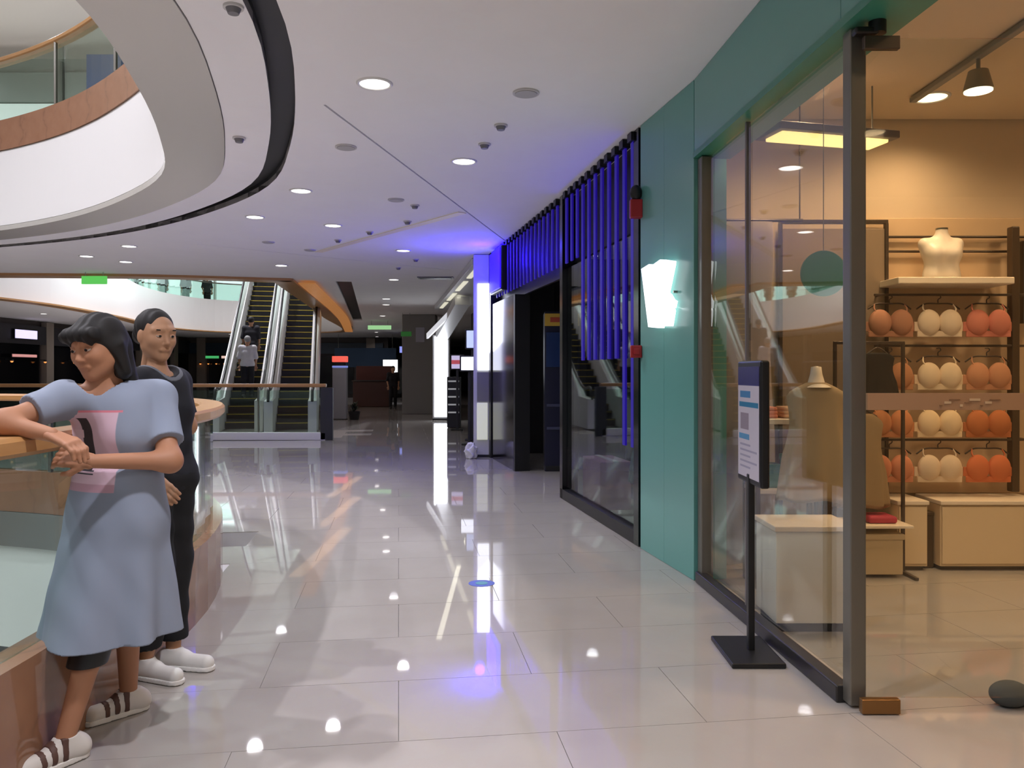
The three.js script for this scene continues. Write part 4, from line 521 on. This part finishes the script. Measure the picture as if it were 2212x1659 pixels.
function handPrims(wr, dir, nrm, thumb, curl = 0.5) {
  const s = dir.clone().cross(nrm).normalize().multiplyScalar(thumb), P = (a, b, c) => wr.clone().addScaledVector(dir, a).addScaledVector(s, b).addScaledVector(nrm, c), out = [];
  for (const b of [-0.024, -0.008, 0.008, 0.024]) out.push([P(0.0, b * 0.6, 0), P(0.082, b, 0), 0.016, 0.0125]);
  [[-0.029, 0.055], [-0.01, 0.07], [0.01, 0.074], [0.029, 0.066]].forEach(([b, l]) => { const a1 = curl * 0.6, a2 = curl * 1.7, m = P(0.086, b, 0), n1 = m.clone().addScaledVector(dir, l * 0.5 * Math.cos(a1)).addScaledVector(nrm, -l * 0.5 * Math.sin(a1)), n2 = n1.clone().addScaledVector(dir, l * 0.5 * Math.cos(a2)).addScaledVector(nrm, -l * 0.5 * Math.sin(a2)); out.push([m, n1, 0.0092, 0.0086], [n1, n2, 0.0086, 0.0075]); });
  const t0 = P(0.028, 0.03, -0.004), t1 = P(0.055, 0.052, -0.012), t2 = P(0.082, 0.056, -0.02); out.push([t0, t1, 0.0125, 0.0105], [t1, t2, 0.0105, 0.0085]); return out;
}
function frame(forward, tilt = 0) { const z = forward.clone().normalize(), x = v3(0, 1, 0).cross(z).normalize(), y = z.clone().cross(x).normalize(); return new THREE.Matrix4().makeBasis(x, y, z).multiply(new THREE.Matrix4().makeRotationZ(tilt)); }
function person(o) {                                    // o.J joints in world metres; returns the Group at the feet
  const J = o.J, base = o.base, g = thing('person', o.label, 'person', base, 0, o.group), L = (p) => p.clone().sub(base), ra = o.right, c = o.cell || 0.009, fine = !!o.fine;
  const q = {}; for (const k in J) q[k] = L(J[k]); const off = (p, s) => p.clone().addScaledVector(ra, s), mid = q.pel.clone().lerp(q.chest, 0.5), S = o.size || 1;
  const torso = [[off(q.chest, -0.065), off(q.chest, 0.065), 0.092 * S, 0.092 * S], [off(mid, -0.05), off(mid, 0.05), 0.088 * S, 0.088 * S], [off(q.pel, -0.065), off(q.pel, 0.065), 0.102 * S, 0.102 * S], [q.shA, q.shB, 0.05, 0.05], [off(q.chest.clone().lerp(q.neck, 0.6), -0.07), off(q.chest.clone().lerp(q.neck, 0.6), 0.07), 0.06, 0.06]];
  const arms = []; for (const s of ['A', 'B']) arms.push([q['sh' + s], q['el' + s], 0.045 * S, 0.037], [q['el' + s], q['wr' + s], 0.037, 0.025]);
  const legs = []; for (const s of ['A', 'B']) legs.push([off(q.pel, s === 'A' ? -0.08 : 0.08).add(v3(0, -0.04, 0)), q['kn' + s], 0.08 * S, 0.052], [q['kn' + s], q['an' + s], 0.052, 0.034]);
  const neck = [[q.neck.clone().add(v3(0, -0.03, 0)), q.head.clone().add(v3(0, -0.07, 0)), 0.047, 0.042]], bodyP = [...torso, ...arms, ...legs, ...neck];
  const parts = [surfaceNet(fieldOf(bodyP, 0.05), ...boundsOf(bodyP, 0.03), c)];
  const R = frame(o.look, o.tilt || 0), hf = headField();
  if (fine || o.head) { const h = surfaceNet(hf, v3(-0.1, -0.17, -0.13), v3(0.1, 0.14, 0.13), fine ? 0.004 : 0.012); h.applyMatrix4(R); h.translate(q.head.x, q.head.y, q.head.z); parts.push(h); }
  for (const s of ['A', 'B']) if (o['hand' + s]) { const [dir, nrm, th, curl] = o['hand' + s], hp = handPrims(q['wr' + s], dir.clone().normalize(), nrm.clone().normalize(), th, curl); parts.push(surfaceNet(fieldOf(hp, 0.008), ...boundsOf(hp, 0.012), fine ? 0.0035 : 0.008)); }
  mesh('body', mergeGeometries(parts), o.skin, g);
  const hb = [v3(-0.15, -0.32, -0.2), v3(0.15, 0.17, 0.16)], hg = surfaceNet(o.hair, ...hb, fine ? 0.005 : 0.012); hg.applyMatrix4(R); hg.translate(q.head.x, q.head.y, q.head.z); mesh('hair', hg, o.hairMat || M.hair, g);
  if (fine) for (const k of [-1, 1]) {
    const place = (n, geo, m, x, y, z) => { geo.translate(x, y, z); geo.applyMatrix4(R); geo.translate(q.head.x, q.head.y, q.head.z); return mesh(n, geo, m, g); };
    place('eye', new THREE.SphereGeometry(0.0125, 16, 12).scale(1.1, 0.62, 0.96), EYEWHITE, k * 0.031, 0.007, 0.0755); place('iris', new THREE.SphereGeometry(0.0066, 14, 10).scale(1, 0.85, 0.5), M.hair, k * 0.031 + (o.gaze || 0), 0.006, 0.0868); place('eyelid', new THREE.SphereGeometry(0.0137, 16, 10, 0, 7, 0, 1.2).rotateX(0.4).scale(1.1, 0.75, 0.97), o.skin, k * 0.031, 0.007, 0.0755); place('eyebrow', new THREE.CapsuleGeometry(0.0028, 0.026, 4, 8).rotateZ(Math.PI / 2 + k * 0.06), M.hair, k * 0.033, 0.034, 0.0835);
    if (k === 1) { place('lips', new THREE.SphereGeometry(0.01, 18, 12).scale(2.1, 0.75, 0.55), LIPS, 0, -0.058, 0.0835); }
  }
  o.clothes(g, { q, torso, arms, legs, off, mid, fieldOf, boundsOf, neck, c });
  return g;
}
const EYEWHITE = mat(0xd8d2ca, 0.3), LIPS = mat(0xa8625a, 0.45);
const cut = (d, p, at, dir) => Math.max(d, (p.x - at.x) * dir.x + (p.y - at.y) * dir.y + (p.z - at.z) * dir.z);
function planarUV(src, origin, right, w, h) {          // print on the front of the cloth only; each facet is wholly on it or off it
  const geo = src.toNonIndexed(), p = geo.attributes.position, n = geo.attributes.normal, fw = v3(-right.z, 0, right.x), uv = [];
  for (let i = 0; i < p.count; i += 3) {
    const c = v3(), m = v3(); for (let k = 0; k < 3; k++) { c.add(v3().fromBufferAttribute(p, i + k)); m.add(v3().fromBufferAttribute(n, i + k)); } c.divideScalar(3).sub(origin);
    const front = m.dot(fw) > 0.3 && c.dot(fw) < 0.168 && c.y > -0.05;
    for (let k = 0; k < 3; k++) { const q = v3().fromBufferAttribute(p, i + k).sub(origin); uv.push(front ? 0.5 + q.dot(right) / w : 0.02, front ? 0.5 + q.y / h : 0.02); }
  }
  geo.setAttribute('uv', new THREE.Float32BufferAttribute(uv, 2)); return geo;
}
function shoe(g, an, dir, len, mats, y0 = 0) {
  const a = v3(an.x, y0 + 0.042, an.z).addScaledVector(dir, -0.045), b = v3(an.x, y0 + 0.036, an.z).addScaledVector(dir, len - 0.075), m = a.clone().lerp(b, 0.45).add(v3(0, 0.022, 0));
  const up = (p) => Math.max(smin(smin(cap(p, a, b, 0.036, 0.037), cap(p, a, m, 0.036, 0.03), 0.03), cap(p, a, v3(an.x, y0 + 0.1, an.z), 0.037, 0.038), 0.03), y0 + 0.016 - p.y, p.y - y0 - 0.1);
  const so = (p) => Math.max(cap(v3(p.x, a.y, p.z), a, b, 0.041, 0.042), y0 + 0.002 - p.y, p.y - y0 - 0.024), bd = boundsOf([[a, b, 0.05, 0.05], [a, v3(an.x, y0 + 0.12, an.z), 0.05, 0.05]], 0.02);
  const s = mesh('shoe', surfaceNet(up, ...bd, 0.006), mats[0], g); mesh('sole', surfaceNet(so, ...bd, 0.006), mats[1], s);
  if (mats[2]) for (const t of [0.35, 0.55, 0.75]) { const c0 = a.clone().lerp(b, t), st = (p) => Math.max(up(p) - 0.003, Math.abs((p.x - c0.x) * dir.x + (p.z - c0.z) * dir.z) - 0.011, y0 + 0.02 - p.y); mesh('strap', surfaceNet(st, ...bd, 0.006), mats[2], s); }
}
// --- white bust on the shelf
{ const g = thing('mannequin_bust', 'white headless bust standing on the cream shelf', 'mannequin', V(3.18, 2.11, 6.0)), P = [[v3(-0.07, 0.2, 0), v3(0.07, 0.2, 0), 0.075, 0.075], [v3(-0.05, 0.1, 0), v3(0.05, 0.1, 0), 0.068, 0.068], [v3(-0.06, 0.02, 0), v3(0.06, 0.02, 0), 0.075, 0.075], [v3(-0.12, 0.265, -0.01), v3(0.12, 0.265, -0.01), 0.045, 0.045], [v3(0, 0.26, 0), v3(0, 0.36, 0.005), 0.05, 0.042], [v3(-0.055, 0.18, 0.045), v3(-0.055, 0.18, 0.046), 0.055, 0.055], [v3(0.055, 0.18, 0.045), v3(0.055, 0.18, 0.046), 0.055, 0.055]], bf = fieldOf(P, 0.05);
  mesh('torso', surfaceNet((p) => Math.max(bf(p), 0.002 - p.y, p.y - 0.37), v3(-0.22, -0.02, -0.14), v3(0.22, 0.4, 0.16), 0.009), mat(0xf0e4d2, 0.4), g); mesh('neck_cap', cyl(0.042, 0.012, 0, 0.372, 0.005), M.steel, g); }
// --- woman leaning on the rail
{ const f = v3(-0.42, 0, 0.907).normalize(), right = v3(f.z, 0, -f.x);           // image-right side of the body
  const W = V, J = { pel: W(-1.53, 0.86, 3.15), chest: W(-1.53, 1.18, 3.14), neck: W(-1.565, 1.352, 3.12), head: W(-1.572, 1.512, 3.07), shA: W(-1.672, 1.318, 3.02), shB: W(-1.415, 1.322, 3.24), elA: W(-1.775, 1.246, 2.82), wrA: W(-1.592, 1.205, 2.8), elB: W(-1.3, 1.085, 3.08), wrB: W(-1.5, 1.105, 2.88), knA: W(-1.545, 0.47, 3.02), anA: W(-1.625, 0.095, 2.95), knB: W(-1.55, 0.46, 3.27), anB: W(-1.6, 0.095, 3.38) };
  const base = W(-1.6, 0, 3.15);
  const dressMat = new THREE.MeshStandardMaterial({ roughness: 0.85, bumpMap: null, map: canvasTex(512, 1024, (c, w, h) => { c.fillStyle = '#8d96a8'; c.fillRect(0, 0, w, h); const X = (m) => (0.5 + m / 0.9) * w, Y = (m) => (0.5 - m / 1.2) * h;
    c.fillStyle = '#d9b9c8'; c.fillRect(X(-0.15), Y(0.32), X(0.12) - X(-0.15), Y(0.02) - Y(0.32)); c.fillStyle = '#c39aaa'; c.fillRect(X(-0.15), Y(0.05), X(0.12) - X(-0.15), Y(0.02) - Y(0.05)); c.fillStyle = '#d87f8e'; c.fillRect(X(-0.1), Y(0.325), X(0.13) - X(-0.1), 7); c.fillStyle = '#3a2e33'; c.beginPath(); c.moveTo(X(-0.035), Y(0.295)); c.lineTo(X(0.0), Y(0.295)); c.bezierCurveTo(X(0.03), Y(0.2), X(0.0), Y(0.15), X(0.02), Y(0.1)); c.lineTo(X(-0.07), Y(0.1)); c.bezierCurveTo(X(-0.02), Y(0.16), X(-0.05), Y(0.22), X(-0.035), Y(0.295)); c.fill(); c.fillStyle = '#e3c3cf'; c.fillRect(X(-0.14), Y(0.25), 60, 26); c.fillStyle = '#33333c'; for (let i = 0; i < 4; i++) c.fillRect(X(-0.09), Y(0.125 - i * 0.012), 70, 4); }) });
  person({ J, base, label: 'woman in a grey blue dress with pink print leaning on the rail', right, look: v3(-0.27, -0.2, 0.94), tilt: 0.08, fine: true, cell: 0.008, skin: M.skin, handA: [v3(0.75, -0.28, 0.12), v3(0.2, 0.9, 0.2), -1, 0.7], handB: [v3(-0.95, 0.16, 0.06), v3(0.1, 0.5, 0.85), -1, 0.6],
    hair: (p) => { let d = ell(p, v3(0, 0.035, -0.02), v3(0.09, 0.1, 0.108)); d = smin(d, cap(v3(Math.abs(p.x), p.y, p.z), v3(0.07, 0.0, -0.02), v3(0.066, -0.1, -0.03), 0.032, 0.03), 0.03); d = smin(d, cap(p, v3(0, -0.02, -0.09), v3(0.03, -0.2, -0.09), 0.06, 0.035), 0.04); d = smin(d, cap(p, v3(-0.052, 0.062, 0.076), v3(0.052, 0.062, 0.076), 0.027, 0.027), 0.03); const face = Math.max(ell(p, v3(0, -0.045, 0.09), v3(0.062, 0.088, 0.1))); return Math.max(d + 0.0022 * Math.sin(p.x * 210 + p.y * 30), -face); },
    clothes: (g, k) => {
      const { q } = k, armD = (s) => q['el' + s].clone().sub(q['sh' + s]).normalize(), sl = {}; for (const s of ['A', 'B']) sl[s] = q['sh' + s].clone().lerp(q['el' + s], s === 'A' ? 0.55 : 0.72);
      const tp = k.torso.map(([a, b, r1, r2]) => [a, b, r1 + 0.022, r2 + 0.022]), tf = k.fieldOf(tp, 0.07), hem = 0.41, top = 0.98;
      const skirt = (p, grow) => { const t = (top - p.y) / (top - hem), cx = -1.53 + 1.6 - 0.028 * t, cz = -3.15 + 3.15 + 0.0, a = (p.x - cx) * right.x + (p.z - cz) * right.z, b = (p.x - cx) * f.x + (p.z - cz) * f.z, th = Math.atan2(b, a), r = 1 + (0.085 * Math.max(0, t)) * Math.sin(th * 6 + 1.2 * Math.sin(th * 2)); const A = (0.178 + 0.062 * t) * r + grow, B = (0.14 + 0.115 * t) * r + grow; const l = Math.hypot(a / A, b / B); return (l - 1) * Math.min(A, B) * 0.9; };
      const dress = (p) => { let d = tf(p); d = smin(d, Math.max(skirt(p, 0), p.y - top - 0.06), 0.06); for (const s of ['A', 'B']) d = smin(d, cut(cap(p, q['sh' + s], q['el' + s], 0.062, 0.066), p, sl[s], armD(s)), 0.03); d = Math.max(d, -(Math.hypot(p.x - q.neck.x - f.x * 0.03, (p.y - q.neck.y - 0.03) * 1.0, p.z - q.neck.z - f.z * 0.03) - 0.085)); d = Math.max(d, hem - p.y); if (p.y < hem + 0.2) d = Math.max(d, -skirt(p, -0.034)); return d + 0.0025 * Math.sin(p.x * 34 + p.y * 12) * Math.sin(p.z * 29 - p.y * 17); };
      const geo = planarUV(surfaceNet(dress, v3(-0.33, 0.38, -0.34), v3(0.37, 1.46, 0.42), 0.008), v3(0.07, 0.955, 0), right, 0.9, 1.2); mesh('dress', geo, dressMat, g);
      const sh = k.fieldOf(k.legs.map(([a, b, r1, r2]) => [a, b, r1 + 0.02, r2 + 0.026]), 0.02); mesh('black_shorts', surfaceNet((p) => Math.max(sh(p), 0.34 - p.y, p.y - 0.455), v3(-0.3, 0.3, -0.35), v3(0.3, 0.5, 0.35), 0.009), M.black, g);
      const ms = [mat(0xd5cfc8, 0.6), mat(0xe2ded8, 0.6), mat(0x5a3f36, 0.6)]; shoe(g, q.anA, v3(-0.5, 0, 0.86).normalize(), 0.22, ms); shoe(g, q.anB, v3(-0.66, 0, 0.75).normalize(), 0.22, ms);
    } }); }
// --- second woman, in black, behind her
{ const f = v3(0.95, 0, 0.3).normalize(), right = v3(f.z, 0, -f.x), W = V;
  const J = { pel: W(-1.67, 0.93, 3.86), chest: W(-1.675, 1.24, 3.86), neck: W(-1.685, 1.42, 3.85), head: W(-1.68, 1.592, 3.83), shA: W(-1.71, 1.375, 3.7), shB: W(-1.665, 1.375, 4.02), elA: W(-1.73, 1.12, 3.66), wrA: W(-1.62, 0.95, 3.66), elB: W(-1.635, 1.15, 4.08), wrB: W(-1.74, 1.0, 3.92), knA: W(-1.66, 0.5, 3.78), anA: W(-1.7, 0.09, 3.76), knB: W(-1.64, 0.5, 3.94), anB: W(-1.63, 0.09, 3.9) };
  person({ J, base: W(-1.66, 0, 3.85), label: 'woman in dark clothes with tied black hair standing behind the dress wearer', right, look: v3(0.78, -0.1, 0.6), fine: true, cell: 0.01, skin: M.skin2, handA: [v3(0.6, -0.6, 0.1), v3(0, 0.3, 1), 1, 0.5], handB: [v3(0.5, -0.4, 0.6), v3(0.6, 0.6, 0), 1, 0.5],
    hair: (p) => { let d = ell(p, v3(0, 0.036, -0.028), v3(0.083, 0.094, 0.1)); d = smin(d, ell(p, v3(0, 0.0, -0.135), v3(0.045, 0.05, 0.04)), 0.02); const face = ell(p, v3(0, -0.042, 0.092), v3(0.07, 0.09, 0.088)); d = Math.max(d, -face, -0.06 - p.y); return d + 0.002 * Math.sin(p.z * 160 + p.y * 60); },
    clothes: (g, k) => {
      const { q } = k, tp = k.torso.map(([a, b, r1, r2]) => [a, b, r1 + 0.022, r2 + 0.022]), tf = k.fieldOf(tp, 0.06), sl = {}; for (const s of ['A', 'B']) sl[s] = q['sh' + s].clone().lerp(q['el' + s], 0.75);
      const shirt = (p) => { let d = tf(p); for (const s of ['A', 'B']) d = smin(d, cut(cap(p, q['sh' + s], q['el' + s], 0.06, 0.062), p, sl[s], q['el' + s].clone().sub(q['sh' + s]).normalize()), 0.03); d = Math.max(d, -(p.distanceTo(q.neck.clone().add(v3(0.02, 0.05, 0))) - 0.085), 0.86 - p.y); return d + 0.003 * Math.sin(p.x * 40 + p.y * 22) * Math.sin(p.z * 31 + p.y * 9); };
      const s = mesh('shirt', surfaceNet(shirt, v3(-0.3, 0.8, -0.42), v3(0.3, 1.56, 0.38), 0.009), mat(0x1c1d24, 0.85), g);
      mesh('collar_stripe', surfaceNet((p) => Math.max(shirt(p) - 0.003, Math.abs(p.distanceTo(q.neck.clone().add(v3(0.02, 0.05, 0))) - 0.105) - 0.012), v3(-0.25, 1.2, -0.25), v3(0.2, 1.56, 0.25), 0.007), mat(0x6d7078, 0.8), s);
      const lf = k.fieldOf(k.legs.map(([a, b, r1, r2]) => [a, b, r1 + 0.018, r2 + 0.03]), 0.04), pf = k.fieldOf(tp.slice(2, 3), 0.02); mesh('trousers', surfaceNet((p) => Math.max(smin(lf(p), pf(p), 0.05) + 0.003 * Math.sin(p.y * 50 + p.x * 30), 0.14 - p.y, p.y - 0.95), v3(-0.3, 0.1, -0.32), v3(0.3, 1.0, 0.32), 0.01), mat(0x121215, 0.85), g);
      const ms = [mat(0xe6e4e0, 0.55), mat(0xf0eeea, 0.5)]; shoe(g, q.anA, v3(0.93, 0, 0.36).normalize(), 0.25, ms); shoe(g, q.anB, v3(0.97, 0, 0.2).normalize(), 0.25, ms);
    } }); }
// --- distant people
function farPerson(x, y, d, h, face, top, low, label, opt = {}) {
  const f = v3(Math.sin(face), 0, Math.cos(face)), right = v3(f.z, 0, -f.x), s = h / 1.7, at = (a, b, c) => V(x, y, d).add(right.clone().multiplyScalar(a * s)).add(v3(0, b * s, 0)).add(f.clone().multiplyScalar(c * s));
  const J = { pel: at(0, 0.92, 0), chest: at(0, 1.22, 0), neck: at(0, 1.4, 0), head: at(0, 1.56, 0.02), shA: at(-0.17, 1.36, 0), shB: at(0.17, 1.36, 0), elA: at(-0.23, 1.1, -0.02), elB: at(0.23, 1.1, -0.02), wrA: at(-0.2, 0.88, 0.1), wrB: at(0.2, 0.88, 0.1), knA: at(-0.09, 0.5, 0.03), knB: at(0.09, 0.5, 0.0), anA: at(-0.1, 0.08, 0), anB: at(0.1, 0.08, -0.03) };
  person({ J, base: V(x, y, d), label, group: opt.group, right, look: f.clone(), head: true, cell: 0.022, skin: M.skin2, handA: [v3(0, -0.9, 0.2), f.clone(), 1, 0.4], handB: [v3(0, -0.9, 0.2), f.clone(), -1, 0.4], hairMat: opt.cap ? mat(opt.cap, 0.7) : M.hair,
    hair: (p) => Math.max(ell(p, v3(0, 0.036, -0.02), v3(0.085, 0.095, 0.105)), -ell(p, v3(0, -0.04, 0.09), v3(0.08, 0.1, 0.1))),
    clothes: (g, k) => { const tf = k.fieldOf([...k.torso.map(([a, b, r1, r2]) => [a, b, r1 + 0.025, r2 + 0.025]), ...k.arms.filter((_, i) => i % 2 === 0).map(([a, b, r1, r2]) => [a, b, r1 + 0.015, r2 + 0.02])], 0.05), lf = k.fieldOf(k.legs.map(([a, b, r1, r2]) => [a, b, r1 + 0.02, r2 + 0.025]), 0.04), Y = (t) => t * s;
      mesh('top', surfaceNet((p) => Math.max(tf(p), Y(0.85) - p.y, -(p.distanceTo(k.q.neck.clone().add(v3(0, 0.06, 0))) - 0.085)), v3(-0.36, Y(0.8), -0.36), v3(0.36, Y(1.5), 0.36), 0.022), mat(top, 0.8), g); mesh('trousers', surfaceNet((p) => Math.max(lf(p), p.y - Y(0.98), 0.06 - p.y), v3(-0.3, 0, -0.3), v3(0.3, Y(1.05), 0.3), 0.022), mat(low, 0.8), g);
      shoe(g, k.q.anA, f, 0.24, [M.black, M.black]); shoe(g, k.q.anB, f, 0.24, [M.black, M.black]); } });
}
farPerson(-7.02, UPPER / 24 * 4, 21.5, 1.66, Math.PI + 0.2, 0xd5d5d8, 0x17181c, 'person in a white shirt and grey cap riding the escalator', { cap: 0x9a9a98 });
farPerson(-7.28, UPPER / 24 * 7, 22.6, 1.68, Math.PI + 0.2, 0x24242a, 0x17181c, 'person in dark clothes riding the escalator above the white shirt');
farPerson(-4.7, 0, 32, 1.7, 0.3, 0x1c1d22, 0x131317, 'person in black walking in the far corridor');
[[-16.7, 36.2], [-16.3, 37.8], [-15.7, 39.0], [-15.05, 40.0]].forEach(([x, d], i) => farPerson(x, UPPER, d, 1.62 + 0.03 * i, 0.6, [0x2c2e33, 0x3a3c40, 0x26282e, 0x44464a][i], 0x1c1d22, ['first', 'second', 'third', 'fourth'][i] + ' dark-clad person from the left behind the upper cyan balustrade'));

renderer.render(scene, camera);
